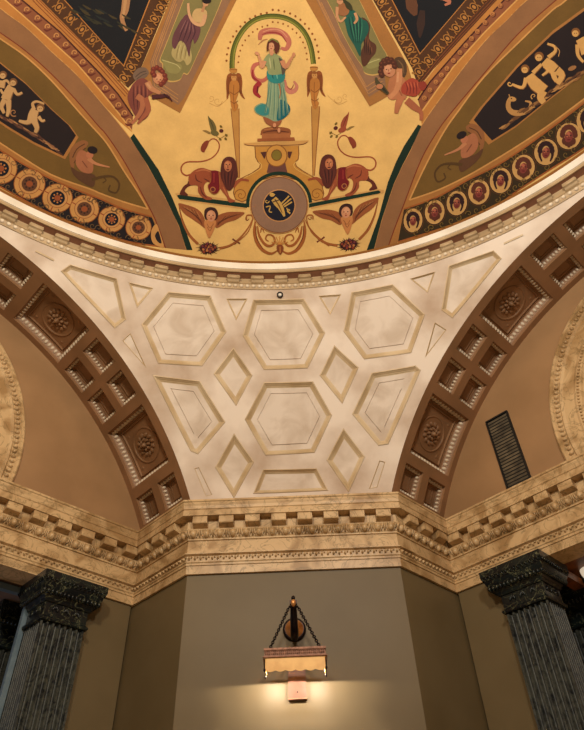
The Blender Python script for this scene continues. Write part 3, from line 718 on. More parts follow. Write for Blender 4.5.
def night(side,tri,outer,ch1,ch2,lab):
    r=thing('night_painting',at0(*tri[1]),lab,'painting')
    p=Paint(ID,6); p.poly((84,52,28),outer,False); chain(p,ch1,6); chain(p,ch2,6); p.done('chain_border',r)
    p=Paint(ID,14); p.poly((190,126,62),[lerp(t,(sum(a[0] for a in tri)/3,sum(a[1] for a in tri)/3),-.04) for t in tri],False); p.done('gilt_fillet',r)
    p=Paint(ID,16); p.poly((22,22,28),tri,False); p.done('dark_ground',r); return r
r=night('left',[(57,-9),(123.5,65),(152.5,-9)],[(32,-9),(128,88),(136,80),(173,-9)],[(47.5,-4.5),(59,7),(70.7,18.5),(82,29.5),(92.5,40.2),(103,51.5),(113,62)],[(124,78),(131,67),(136.6,55),(142,43),(147.7,31),(154.6,18.8),(161,7.7),(166,-3)],'dark triangular painting with a bare leg over murky ground, top left')
TL=tf(120,0,5.84)
p=Paint(TL,20); p.st((176,128,88),[(40,-30),(28,60),(12,110),(38,180)],(50,44,26,18)); p.st((196,150,104),[(36,-30),(24,60),(14,105)],(20,16,8)); p.done('bare_leg',r)
p=Paint(T1,19); random.seed(4)
for k in range(26): x=random.uniform(210,400);y=random.uniform(10,80)-(0 if x<330 else 0); q=(x,y*.6+(x-200)*.28-6); p.st(random.choice([(52,50,36),(70,60,38),(36,40,40)]),[(q[0]-14,q[1]-6),(q[0],q[1]+3),(q[0]+12,q[1]+8)],(2,7,2),same=k%4>0)
p.done('undergrowth',r)
TRs=tf(330,0,5.84)
r=night('right',[(388,-9),(420,53),(473,-9)],[(368,-9),(412,68),(418,86),(505,-9)],[(376,-8),(382,1.7),(389.4,13.7),(396.4,26.5),(403,37.7),(409.6,49.7),(414.8,61)],[(419,72),(428.5,51+10),(438,49),(447.5,38.5),(456,28),(464.5,17.5),(474,7),(483,-3)],'dark triangular painting with dim figures among shadows, top right')
p=Paint(TRs,20); p.st((104,66,44),[(470,-20),(480,40),(500,90)],(60,70,20)); p.st((60,40,34),[(540,60),(530,140),(525,220)],(30,50,10)); p.done('shadowy_figure',r)
p=Paint(TRs,22); p.st((190,118,90),[(640,-20),(700,10),(670,30)],(30,20,12)); p.done('arm',r)
# ---- muse panels
def muse(side,T,outer,mid,field,lab):
    r=thing('muse_panel',at0(*mid[1]),lab,'painting')
    p=Paint(ID,8); p.poly((172,118,62),outer,False); p.done('gilt_border',r)
    p=Paint(ID,10); p.poly((150,112,84),mid,False)
    for k in (.06,.12,.2): p.st((196,140,84),[lerp(a,(sum(x[0] for x in mid)/len(mid),sum(x[1] for x in mid)/len(mid)),k) for a in mid[:4]],.7,False)
    p.done('mauve_margin',r)
    p=Paint(T,16); p.poly((210,170,100),[(x+(x-sum(a[0] for a in field)/len(field))*.035,y+(y-sum(a[1] for a in field)/len(field))*.03) for x,y in field]); p.poly((136,126,78),field); p.done('green_field',r)
    return r
r=muse('left',TL,[(174,-9),(150,48),(136,80),(150,96),(180,113),(241,-9)],[(176,-9),(150,62),(153,88),(178,105),(184,98),(235,-9)],[(500,-340),(395,-60),(330,110),(262,280),(236,348),(252,372),(250,420),(262,455),(300,472),(350,462),(372,425),(400,425),(450,320),(520,170),(584,20),(610,-60),(720,-330)],'painted panel of a woman in a purple robe on green, left strip')
p=Paint(TL,20); p.poly((150,142,88),[(250,350),(300,370),(350,372),(360,400),(330,430),(280,420),(262,390)]); p.st((196,186,128),[(245,350),(285,362),(330,378),(352,400)],5); p.done('cloud',r)
p=Paint(TL,24); p.poly((186,168,112),[(340,235),(390,250),(415,300),(418,350),(392,382),(372,352),(350,362),(322,350),(300,305)])
for a in (335,360,385): p.st((140,122,76),[(a+10,262),(a,300),(a-8,345)],(2,5,2)); p.st((212,196,140),[(a+20,262),(a+10,300),(a+4,345)],(2,4,2))
p.done('skirt',r)
p=Paint(TL,34); p.poly((108,66,72),[(392,84),(425,118),(468,158),(462,212),(436,256),(426,228),(412,272),(404,332),(382,262),(350,238),(322,285),(304,262),(310,208),(342,142),(366,106)])
for a in (0,26,52,78): p.st((70,38,50),[(392+a*.5,118+a*.3),(360+a,190),(340+a*.9,250)],(2,6,2)); p.st((142,96,96),[(384+a*.5,118+a*.3),(350+a,190)],(2,5,2))
p.done('purple_robe',r)
p=Paint(TL,48); p.poly((206,172,118),[(448,50),(500,58),(508,92),(482,132),(432,122),(422,82)]); p.st((214,166,124),[(498,85),(480,142),(432,132),(404,82),(398,18)],(24,22,18,16,14)); p.st((190,140,100),[(480,70),(498,20)],16); p.el((208,156,114),500,18,18,20); p.done('figure',r)
p=Paint(TL,58); p.el((34,24,26),506,2,27,20); p.done('hair',r)
r=muse('right',TRs,[(301,-9),(330,42),(369.7,106.5),(392,94),(413,84),(408,66),(367,-9)],[(312,-9),(335,38),(369,97),(386,86),(384,70),(355,-9)],[(-200,-330),(-50,-60),(20,70),(80,205),(150,330),(188,385),(200,420),(240,434),(285,425),(300,385),(325,360),(330,320),(290,250),(200,60),(140,-60),(10,-330)],'painted panel of a woman in a teal dress on green, right strip')
p=Paint(TRs,20); p.poly((150,144,90),[(215,365),(260,340),(300,345),(300,375),(250,400),(215,395)]); p.st((196,190,130),[(200,382),(240,362),(290,345)],5); p.done('cloud',r)
p=Paint(TRs,24); p.poly((92,56,40),[(180,105),(232,140),(228,225),(268,262),(266,308),(240,340),(214,380),(190,382),(180,310),(200,240)]); 
for a in range(4): p.st((58,34,28),[(205+a*10,190+a*28),(200+a*12,250+a*20),(205+a*8,320)],(2,6,2)); p.st((134,86,58),[(212+a*10,190+a*28),(210+a*12,250+a*20)],(2,5,2))
p.done('brown_drape',r)
p=Paint(TRs,36); p.poly((34,92,80),[(84,92),(130,55),(182,108),(218,128),(226,180),(200,232),(182,262),(176,330),(140,262),(108,208),(92,150)])
for a in range(4): p.st((20,58,56),[(110+a*22,100),(122+a*18,170),(140+a*10,250)],(2,7,2)); p.st((64,136,108),[(120+a*22,100),(132+a*18,170),(148+a*9,240)],(2,5,2))
p.done('teal_dress',r)
p=Paint(TRs,50); p.poly((156,104,66),[(50,28),(95,22),(112,68),(88,92),(50,82)]); p.st((204,150,108),[(42,40),(42,95),(62,125),(92,98)],(18,16,14,10)); p.done('figure',r); p=Paint(TRs,50); p.st((204,150,108),[(145,75),(158,112),(140,138)],(16,16,10)); p.done('arm',r); p=Paint(TRs,52); p.el((206,150,110),58,4,20,22); p.done('head',r)
p=Paint(TRs,58); p.poly((60,60,36),[(70,-10),(118,20),(132,60),(100,50),(84,18)]); p.el((60,36,26),60,-12,24,14); p.done('hair',r)
# ---- seated cherubs
r=thing('painted_cherub',at0(*TL((150,560))),'seated curly-haired cherub in mauve holding a dark bird, left of the cream field','painting')
p=Paint(TL,26); p.poly((124,100,84),[(76,432),(108,398),(150,396),(168,430),(128,466),(88,468)]); p.st((84,66,58),[(90,450),(120,425),(152,415)],5); p.st((84,66,58),[(98,462),(128,440),(156,428)],4); p.done('wing',r)
p=Paint(TL,30); p.poly((134,72,62),[(58,520),(86,478),(130,456),(168,478),(204,532),(166,562),(176,622),(168,672),(132,704),(100,692),(60,625),(44,570)])
for a in range(4): p.st((92,44,44),[(80+a*22,500),(78+a*24,560),(84+a*18,640)],(2,8,3)); p.st((164,96,76),[(92+a*22,495),(90+a*24,560)],(2,6,2))
p.done('mauve_drape',r)
p=Paint(TL,42); p.st((186,116,82),[(98,560),(132,590),(122,650),(84,705),(66,722)],(34,34,26,18,14)); p.st((170,98,70),[(150,570),(165,640),(130,690),(104,722)],(28,32,20,12)); p.st((200,138,98),[(160,478),(182,515),(236,545)],(36,32,20)); p.st((218,160,118),[(158,486),(180,515)],(14,12)); p.el((204,140,102),226,458,34,34); p.el((220,158,122),220,452,18,18); p.el((70,34,26),216,462,4,3); p.el((70,34,26),236,466,4,3); p.el((150,60,50),226,478,7,3); p.done('body',r)
p=Paint(TL,56)
for x,y in ((196,402),(216,394),(236,404),(248,418),(192,424),(262,440),(255,478),(240,492),(200,440),(266,462)): p.el((118,50,40),x,y,15,14); p.el((150,74,54),x-3,y-4,6,5); p.lay-=2
p.done('hair',r)
p=Paint(TL,64); p.st((84,40,44),[(186,566),(240,562),(276,560),(306,592)],(26,24,16,4)); p.st((60,28,34),[(255,548),(280,570),(290,560)],(10,8,3)); p.done('bird',r)
r=thing('painted_cherub',at0(*TRs((400,500))),'flying brown-haired cherub with red drape carrying a bird, right of the cream field','painting')
p=Paint(TRs,26); p.poly((88,64,44),[(376,348),(410,332),(442,362),(448,420),(430,452),(405,410)]); p.st((128,96,64),[(395,350),(422,380),(432,430)],(4,8,3)); p.done('wing',r)
p=Paint(TRs,30); p.poly((188,122,84),[(350,455),(400,432),(440,470),(450,530),(440,580),(400,575),(362,584),(334,556)]); p.st((160,92,64),[(400,520),(420,560)],8); p.st((190,120,82),[(418,560),(398,610),(386,662)],(46,38,20)); p.st((176,104,72),[(448,585),(490,622),(530,655),(532,702)],(44,42,26,18)); p.st((208,142,100),[(405,400),(402,480),(382,535),(345,572)],(36,34,30,24)); p.st((222,160,118),[(398,420),(394,480)],(12,12)); p.done('body',r)
p=Paint(TRs,42); p.poly((172,72,52),[(420,500),(448,470),(486,456),(524,486),(530,530),(498,562),(450,556),(418,540)]); p.poly((150,60,46),[(510,492),(548,474),(565,500),(540,530)])
for a in range(4): p.st((118,40,36),[(440+a*20,480),(452+a*18,515),(446+a*20,550)],(2,6,2)); p.st((204,106,74),[(450+a*20,478),(460+a*18,512)],(2,5,2))
p.done('red_drape',r)
p=Paint(TRs,56); p.el((204,140,104),347,410,36,40,-.2); p.el((222,160,124),340,402,20,22); p.el((60,30,24),330,406,5,3); p.el((60,30,24),356,402,5,3); p.el((150,50,44),344,428,8,4); p.st((160,96,70),[(343,404),(341,418)],4); p.done('face',r)
p=Paint(TRs,64)
for x,y in ((300,395),(302,372),(315,355),(335,345),(358,350),(372,368),(378,388),(296,418),(302,436),(322,368),(345,362)): p.el((86,46,34),x,y,17,16); p.el((120,68,46),x-3,y-4,6,5); p.lay-=2
p.done('hair',r)
p=Paint(TRs,72); p.st((84,74,48),[(268,452),(276,480),(300,508),(340,548)],(10,22,34,16)); p.st((54,48,34),[(285,490),(312,520),(335,545)],(4,14,5)); p.el((196,130,92),290,505,20,15); p.done('bird',r)
# ---- centre field
Tg=tf(225,5,5.41); Tp=tf(230,130,5.84); Tl=tf(175,110,7.3); Tc=tf(170,180,7.3)
arc=[(38,345),(39,300),(46,245),(66,188),(108,124),(168,78),(245,60),(325,70),(390,105),(438,162),(466,235),(479,318)]
r=thing('laurel_arch',at0(*Tg((258,60))),'green painted laurel arch with a double row of dots over the standing woman','painting')
p=Paint(Tg,3); p.st((104,108,40),arc,28); p.st((150,150,62),[(x+(258-x)*.03,y+(300-y)*.03) for x,y in arc],7); p.st((70,84,26),[(x-(258-x)*.045,y-(300-y)*.045) for x,y in arc],5); p.done('laurel_band',r)
for k in range(25):
    a=PI*(k+.2)/24.4; Paint(Tg,4).el((152,88,40),258-250*math.cos(a),300-268*math.sin(a)+(8 if k<12 else -6),6,6.5,0,8).done('dot',r)
for k in range(21):
    a=PI*(k+.2)/20.4; Paint(Tg,4).el((160,98,46),258-186*math.cos(a),306-208*math.sin(a)+(10 if k<10 else -6),5,5.5,0,8).done('dot',r)
r=thing('painted_dancer',at0(*Tg((270,480))),'painted woman in teal dress with swirling pink scarf under the green arch','painting')
p=Paint(Tg,6); p.st((196,116,96),[(188,190),(198,152),(242,140),(292,145),(330,168),(346,205),(330,238),(302,232)],(16,34,36,34,32,28,22,14)); p.st((158,66,62),[(200,160),(245,148),(300,158),(332,200)],(4,9,9,4)); p.st((224,156,124),[(205,146),(250,132),(300,138),(338,176)],(3,6,6,3)); p.st((186,130,84),[(180,215),(205,192),(230,185)],(3,8,4))
p.done('pink_scarf',r); p=Paint(Tg,6); p.st((196,108,92),[(200,312),(160,326),(148,360),(162,398),(200,410),(228,392),(236,365)],(12,24,20,22,22,18,10)); p.st((156,48,52),[(150,350),(152,390),(182,412)],(6,14,6)); p.st((168,48,54),[(192,418),(168,445),(166,475),(192,500)],(26,30,26,12)); p.st((112,24,36),[(178,440),(174,475)],(8,8))
p.done('pink_scarf',r); p=Paint(Tg,6); p.st((206,132,112),[(322,405),(330,445),(350,470),(378,462),(388,438),(372,412)],(14,22,24,24,18,10)); p.st((160,80,72),[(335,440),(356,456),(372,430)],(3,8,3)); p.done('pink_scarf',r)
p=Paint(Tg,28); p.poly((156,94,60),[(212,598),(300,600),(302,640),(270,662),(222,640)]); p.poly((138,164,132),[(240,398),(314,402),(324,478),(334,528),(350,562),(346,588),(318,612),(272,630),(232,612),(200,600),(165,582),(160,552),(196,530),(224,532),(230,470)])
p.poly((28,104,116),[(300,512),(342,535),(352,572),(320,612),(282,624),(284,572)]); p.poly((58,140,140),[(166,556),(200,536),(232,548),(236,590),(205,598),(170,580)])
for x0_,y0_,x1_,y1_ in ((250,410,236,600),(268,415,262,620),(284,415,290,615),(300,412,312,600),(240,430,214,585),(310,430,336,590)): p.st((104,142,122),[(x0_,y0_),((x0_+x1_)/2+3,(y0_+y1_)/2),(x1_,y1_)],(2,6,5,2)); p.st((158,182,148),[(x0_+6,y0_),((x0_+x1_)/2+9,(y0_+y1_)/2),(x1_+7,y1_)],(2,5,4,2))
p.poly((48,138,138),[(238,345),(300,338),(324,368),(316,412),(272,424),(236,408),(226,376)]); p.st((24,92,100),[(250,360),(262,400)],(3,7,3)); p.st((110,184,172),[(275,350),(284,400)],(3,8,3))
p.poly((150,160,112),[(214,288),(240,262),(275,266),(306,284),(320,330),(314,370),(240,376),(228,335),(208,315)]); p.st((102,112,76),[(262,290),(268,350)],(2,7,2)); p.st((190,190,140),[(240,285),(248,345)],(3,8,3)); p.poly((92,84,70),[(290,285),(312,300),(330,340),(312,380),(302,330)]); p.st((176,112,66),[(292,425),(300,470),(294,505)],(8,5,3)); p.done('teal_dress',r)
p=Paint(Tg,62); p.st((212,150,112),[(214,302),(200,335),(190,300),(182,272)],(24,20,14,10)); p.el((216,154,116),174,262,13,9,.6); p.st((206,142,104),[(308,300),(328,335),(352,300),(370,272)],(26,24,16,10)); p.el((210,146,108),372,268,8,12); p.el((214,152,114),252,256,12,18); p.el((218,158,120),250,224,18,24,-.15); p.el((90,40,32),244,222,3,2); p.el((90,40,32),257,222,3,2); p.el((160,60,54),250,236,5,2); p.el((210,146,108),268,650,9,12); p.el((210,146,108),292,678,8,13); p.done('figure',r)
p=Paint(Tg,80); p.poly((96,46,32),[(230,205),(238,190),(262,184),(286,194),(296,222),(290,252),(272,262),(268,232),(262,206),(240,206),(236,238),(228,252),(226,225)]); p.st((120,120,60),[(236,196),(258,184),(290,204)],8); p.done('hair',r)
p=Paint(Tg,5); p.poly((150,88,50),[(200,674),(230,662),(300,660),(348,670),(356,692),(340,704),(205,706),(194,690)]); p.st((96,48,30),[(205,690),(270,680),(345,688)],(3,8,3)); p.st((186,120,70),[(210,676),(260,668)],5); p.done('rock',r)
def herm(T,lab,post):
    r=thing('winged_herm',at0(*T((48,430))),lab,'painting','winged herms beside the arch')
    p=Paint(T,4); p.poly((200,146,76),[(30,560),(78,560),(78,600)]+post,False); p.st((150,92,46),[(32,560)]+[post[-1]],4,False); p.st((150,92,46),[(76,560)]+[post[0]],4,False); p.done('tapered_post',r)
    p=Paint(T,8); p.poly((150,84,40),[(38,372),(14,378),(6,420),(8,470),(10,510),(24,480),(38,430)]); p.poly((150,84,40),[(62,372),(86,376),(94,420),(92,470),(108,508),(84,488),(64,430)])
    for a in range(3): p.st((110,60,30),[(18+a*6,390),(14+a*6,440),(14+a*3,480)],2.5); p.st((110,60,30),[(84-a*6,390),(86-a*6,440),(90-a*3,480)],2.5)
    p.done('wings',r)
    p=Paint(T,18); p.poly((196,136,66),[(26,345),(64,345),(60,366),(30,366)]); p.st((120,70,34),[(24,350),(66,350)],3); p.poly((192,126,58),[(32,410),(66,410),(78,440),(72,480),(60,520),(72,545),(52,576),(34,548),(28,500),(22,450)]); p.st((140,84,40),[(48,430),(46,500),(52,560)],3); p.st((140,84,40),[(28,470),(50,484),(74,468)],4); p.st((140,84,40),[(30,520),(50,532),(70,518)],4); p.el((208,150,84),48,392,15,18); p.el((150,92,44),48,378,16,8); p.el((90,50,30),43,392,2); p.el((90,50,30),54,392,2); p.done('figure',r)
herm(Tg,'gilt winged herm on a tapered post, left foot of the green arch',[(79,935),(70,935)])
herm(lambda p:(225+(p[0]+436)/5.41,5+(p[1]-12)/5.41),'gilt winged herm on a tapered post, right foot of the green arch',[(48,935),(39,935)])
for mir in (0,1):
    T=(lambda p:Tg(p)) if not mir else mirror(Tg,lambda p:(556.5-p[0],p[1]-2))
    o=Paint(T,3); o.sp((180,130,66),-40,520,26,1.3,0,1.6); o.sp((180,130,66),-75,505,18,1.3,2,1.4,-1); o.st((180,130,66),[(-85,530),(-40,548),(0,520),(20,500)],1.6)
    tag(o.done('scroll_flourish',None),'faint thin painted scrollwork beside the '+('right' if mir else 'left')+' winged herm','painted ornament','faint scroll flourishes')
# pedestal and medallion
r=thing('painted_pedestal',at0(*Tp((272,180))),'yellow scroll-sided painted pedestal under the standing woman','painting')
p=Paint(Tp,5); PED=[(145,95),(400,90),(402,140),(398,172),(380,188),(388,212),(430,242),(500,282),(538,325),(548,370),(540,402),(500,412),(465,400),(420,300),(287,262),(150,300),(108,402),(72,420),(32,404),(20,368),(28,322),(60,285),(128,252),(170,222),(178,198),(162,184),(150,160)]; p.poly((204,146,66),PED,False); p.st((128,78,38),PED+PED[:1],5,False)
for c in ((64,380,1),(506,376,-1)): p.sp((146,88,36),c[0],c[1],38,1.6,PI if c[2]>0 else 0,5,c[2])
p.st((232,186,104),[(168,186),(184,205),(170,232),(60,292)],4); p.st((232,186,104),[(385,186),(372,205),(398,236),(505,292)],4); p.done('scroll_body',r)
p=Paint(Tp,12); p.poly((112,70,62),[(228,190),(322,190),(336,250),(214,250)],False); p.poly((86,46,40),[(178,130),(212,126),(206,160),(200,170)],False); p.poly((86,46,40),[(336,126),(364,126),(350,168),(340,160)],False); p.el((146,92,44),272,150,64,66,0,20); p.el((214,156,74),272,150,58,60,0,20); p.el((120,78,34),272,147,32,34,0,16); p.el((134,116,44),272,147,27,29,0,16); p.done('oval_boss',r)
p=Paint(Tp,10); p.poly((214,164,96),[(78,76),(460,60),(458,68),(402,92),(140,96),(90,84)],False); p.st((122,66,34),[(84,84),(150,92),(400,86),(452,70)],4); p.poly((160,92,52),[(160,50),(375,42),(380,62),(160,68)],False); p.poly((176,108,64),[(186,22),(352,18),(352,44),(186,50)],False); p.done('slab',r)
r=thing('painted_medallion_roundel',at0(*Tp((287,438))),'large mauve roundel with navy centre and gilt trophy below the pedestal','medallion')
p=Paint(Tp,20); p.st((22,50,36),[(287+184*math.cos(a*PI/180),436+184*math.sin(a*PI/180)) for a in range(-184,5,12)],19); p.done('green_arc',r)
p=Paint(Tp,24); p.el((196,140,84),287,438,170,168,0,40); p.el((120,78,56),287,438,165,163,0,40); p.el((156,120,98),287,438,161,159,0,40); p.done('mauve_disc',r)
p=Paint(Tp,30); p.el((206,150,96),287,441,96,95,0,30); p.el((24,26,44),287,441,90,89,0,30); p.done('navy_disc',r)
p=Paint(Tp,34); gd=(212,170,90); p.st(gd,[(255,400),(275,425),(300,460),(318,505)],(34,40,30,10)); p.st((120,84,40),[(262,405),(285,440),(305,485)],(8,8,4)); p.st((60,44,40),[(250,420),(300,405)],6); p.el(gd,245,378,14,12); p.st(gd,[(235,365),(250,385),(262,375)],6); p.st(gd,[(345,385),(300,430)],8); p.st(gd,[(358,400),(310,440)],8); p.st(gd,[(362,420),(316,448)],8); p.sp(gd,215,415,14,1,0,6); p.st(gd,[(210,450),(235,445),(228,475),(245,480)],6); p.sp(gd,345,470,14,1.1,1,6); p.st(gd,[(330,455),(350,490)],6); p.done('trophy',r)
r=thing('dark_green_baseline',at0(*Tl((250,665))),'dark green painted ledge line under the lions and roundel','painted border')
for lt_,dk_ in (([(175,193.5),(180,193),(246,201),(246,209.5),(180,200.5)],[(177,195.5),(179,194.8),(247,203.6),(247,208),(179,199)]),([(311,201),(378,189),(384,190),(384,193),(311,209)],[(309,203.6),(378.5,190.3),(381,192),(379,193.6),(309,207.6)])):
    p=Paint(ID,3); p.poly((222,172,104),lt_,False); p.poly((22,50,36),dk_,False); p.done('ledge_band',r)
for side in ('left','right'):
    F=ID if side=='left' else MIRC
    T=mirror(Tl,F); body=(164,84,52); dk=(100,44,32); lt=(196,118,76)
    r=thing('painted_lion',at0(*T((250,520))),('red-brown painted lion in a crimson saddle cloth at the '+side+' of the roundel'),'painting','lions beside the roundel')
    p=Paint(T,8); p.st(body,[(128,464),(84,478),(50,455),(48,412),(88,380),(190,376),(262,354),(310,308),(324,255),(300,216),(268,212),(242,236)],(12,10,9,8)); p.poly((140,62,40),[(248,226),(222,226),(194,258),(188,296),(212,310),(222,292),(238,262)]); p.done('tail',r)
    p=Paint(T,14); p.poly(dk,[(98,520),(142,540),(92,562),(72,592),(92,614),(88,626),(38,618),(38,600),(60,560),(92,535)]); p.poly(body,[(112,466),(150,435),(200,422),(262,440),(335,455),(352,540),(322,580),(246,526),(215,545),(212,582),(228,622),(268,642),(262,656),(214,650),(170,600),(164,552),(112,548),(98,500)]); p.poly(body,[(330,520),(372,560),(398,636),(442,664),(396,674),(374,632),(336,580)]); p.st(body,[(420,560),(452,528),(486,508),(540,516)],(34,28,20,14)); p.st(lt,[(150,450),(210,436),(262,452)],(4,12,5)); p.st(dk,[(150,470),(158,510),(196,530)],(3,9,3)); p.st(dk,[(184,560),(200,610),(232,640)],(3,9,3)); p.st(lt,[(350,560),(385,630)],(4,8,3)); p.st(dk,[(210,500),(250,520)],(3,8,3)); p.done('body',r)
    p=Paint(T,28); p.poly((122,24,32),[(260,448),(320,450),(322,520),(328,578),(290,616),(252,594),(238,552),(258,520)]); p.st((190,130,60),[(262,450),(260,520),(240,552),(254,592),(290,614),(326,578),(320,450)],3); p.el((190,120,70),276,580,20); p.el((110,40,40),276,580,14); p.st((160,52,50),[(285,460),(284,530)],8); p.done('saddle_cloth',r)
    p=Paint(T,38); p.poly((92,42,34),[(346,372),(372,345),(410,342),(440,366),(454,420),(458,480),(440,520),(432,550),(408,584),(378,580),(352,532),(334,485),(334,425)])
    for a in range(7): p.st((62,26,26) if a%2 else (108,52,40),[(350+a*14,440+((a*37)%20)),(352+a*12,490),(364+a*8,550)],(3,8,3))
    p.el((194,118,80),386,408,29,42); p.el((210,138,96),380,400,14,24); p.el((50,20,20),374,398,5,4); p.el((50,20,20),398,398,5,4); p.st((120,60,44),[(386,400),(386,424)],7); p.el((90,36,34),386,436,12,5); p.st((110,52,38),[(362,378),(386,366),(412,378)],7); p.done('maned_head',r)
    r=thing('painted_bird',at0(*T((290,150))),'small painted bird with raised wings above the tail of the '+side+' lion','painting','birds above the lions')
    bc=(112,100,56) if side=='left' else (160,78,52)
    p=Paint(T,8); p.poly(bc,[(240,42),(256,60),(282,84),(302,128),(296,168),(268,158),(252,110)]); p.st((60,56,40) if side=='left' else (110,44,34),[(250,60),(268,100),(286,150)],(2,6,2)); p.poly((150,120,66),[(200,150),(230,148),(262,168),(250,176),(222,162)]); p.el(bc,290,168,32,20,.3); p.el((90,36,34),338,152,16,14); p.done('bird_body',r)
    p=Paint(T,16); p.st((120,90,40),[(300,190),(330,205),(360,190),(385,178)],3); 
    for x,y in ((330,214),(374,184),(370,210),(336,120)): p.el((122,100,40),x,y,12,8,.8)
    p.done('leaf_sprig',r)
    # winged cherub head
    T=mirror(Tc,F)
    r=thing('winged_cherub_head',at0(*T((295,300))),'painted winged cherub head in the curved compartment '+('left' if side=='left' else 'right')+' below the ledge line','painting','winged cherub heads')
    p=Paint(T,8); p.poly((160,92,52),[(60,172),(130,184),(200,212),(244,262),(262,352),(214,322),(160,284),(100,242)]); p.poly((160,92,52),[(344,262),(410,236),(470,232),(545,240),(482,290),(412,312),(340,352),(328,300)])
    for a in range(5): p.st((106,56,34),[(88+a*22,196+a*6),(150+a*16,235+a*12),(236,300+a*8)],(2,5,2)); p.st((106,56,34),[(520-a*28,246+a*4),(430-a*14,275+a*6),(345,310+a*6)],(2,5,2)); p.st((200,136,82),[(100+a*22,194+a*6),(160+a*16,232+a*12)],(2,4,2))
    p.done('wings',r)
    p=Paint(T,26); p.poly((206,138,82),[(252,298),(332,296),(328,345),(308,392),(286,424),(264,380)]); p.st((140,80,44),[(270,320),(292,350),(318,318)],4); p.st((140,80,44),[(274,345),(290,372),(308,342)],4); p.done('bust',r)
    p=Paint(T,30); p.poly((62,32,30),[(250,250),(256,214),(290,198),(330,206),(350,238),(348,272),(330,290),(268,290),(252,272)]); p.el((214,150,112),300,262,34,42); p.el((226,166,130),294,250,20,24); p.el((50,26,24),286,258,5,4); p.el((50,26,24),314,258,5,4); p.el((160,60,52),300,284,8,4); p.el((190,120,86),300,270,5,6); p.done('head',r)
    r=thing('fruit_garland',at0(*T((280,500))),'dark fruit cluster on a brown painted swag, '+side+' below the winged cherub head','painting','fruit garlands')
    p=Paint(T,5); p.st((168,100,50),[(66,190),(92,300),(140,400),(205,468)],(6,14,20,20)); p.st((112,60,32),[(70,205),(98,305),(145,402)],3); p.done('swag',r); p=Paint(T,5); p.st((168,100,50),[(360,500),(440,478),(510,425),(570,350),(600,290)],(20,18,14,10,5)); p.st((112,60,32),[(380,504),(450,480),(515,430)],3); p.st((120,54,36),[(456,430),(486,450),(512,464)],(14,8,14)); p.st((120,54,36),[(470,470),(505,440)],(8,8)); p.sp((140,76,40),560,282,16,1,0,6); p.done('swag',r)
    p=Paint(T,12); random.seed(9)
    for k in range(26):
        a=2*PI*k/26; rr=1+.22*(k%2); p.poly((70,32,30) if k%3 else (92,64,36),[(280+40*math.cos(a),500+26*math.sin(a)),(280+78*rr*math.cos(a+.08),498+46*rr*math.sin(a+.08)),(280+44*math.cos(a+.4),500+30*math.sin(a+.4))],False); p.lay-=1
    p.lay+=1; p.el((64,28,30),280,498,62,38)
    for k in range(16): a=k*2.4; q=12+k*3; c=random.choice([(160,84,54),(118,52,60),(190,120,70),(140,60,40)]); p.el((50,22,24),281+q*math.cos(a),500+q*.6*math.sin(a),12); p.el(c,279+q*math.cos(a),498+q*.6*math.sin(a),9.5)
    p.done('fruit_cluster',r)
r=thing('scroll_ornament',at0(*Tp((290,660))),'brown and gilt acanthus scroll ornament hanging below the roundel','painting')
p=Paint(Tp,8); bc=(168,98,46)
for sg in (-1,1):
    X=lambda x:290+sg*(x-290)
    p.st(bc,[(X(148),528),(X(142),590),(X(156),650),(X(190),700),(X(240),722),(X(282),700)],(6,16,22,20,14,6)); p.st((112,54,30),[(X(152),560),(X(156),630),(X(194),696)],(3,6,3)); p.st(bc,[(X(160),560),(X(172),620),(X(205),668),(X(240),676),(X(262),650),(X(250),618),(X(220),612),(X(208),636),(X(226),650)],(6,14,16,14,12,10,9,8,5)); p.st(bc,[(X(178),600),(X(186),570),(X(200),600)],(4,10,3))
    p.st((168,98,46),[(X(96),522),(X(98),500),(X(124),498),(X(132),522),(X(108),590),(X(60),640),(X(0),678)],(8,8,8,6,6,5,5))
for a in range(7): an=-PI/2+(a-3)*.42; p.st((214,146,72),[(290,672),(290+50*math.cos(an),668+48*math.sin(an))],(4,15,5),False)
p.poly((140,74,38),[(276,672),(306,672),(312,700),(294,728),(274,700)]); p.st((206,140,70),[(292,680),(293,718)],5); p.done('acanthus_scroll',r)
# thin rim lines where the painting meets the ring
mb=MB(); mb.strip([ringrow(RD*math.sin(x)-.004,ZD+RD*math.cos(x)-.004,20,160,120) for x in (amax-.0002,amax-.006)],True); mb.c=[hexc((168,112,52))]*len(mb.f); mb.build('gilt_rim','mural',ring)
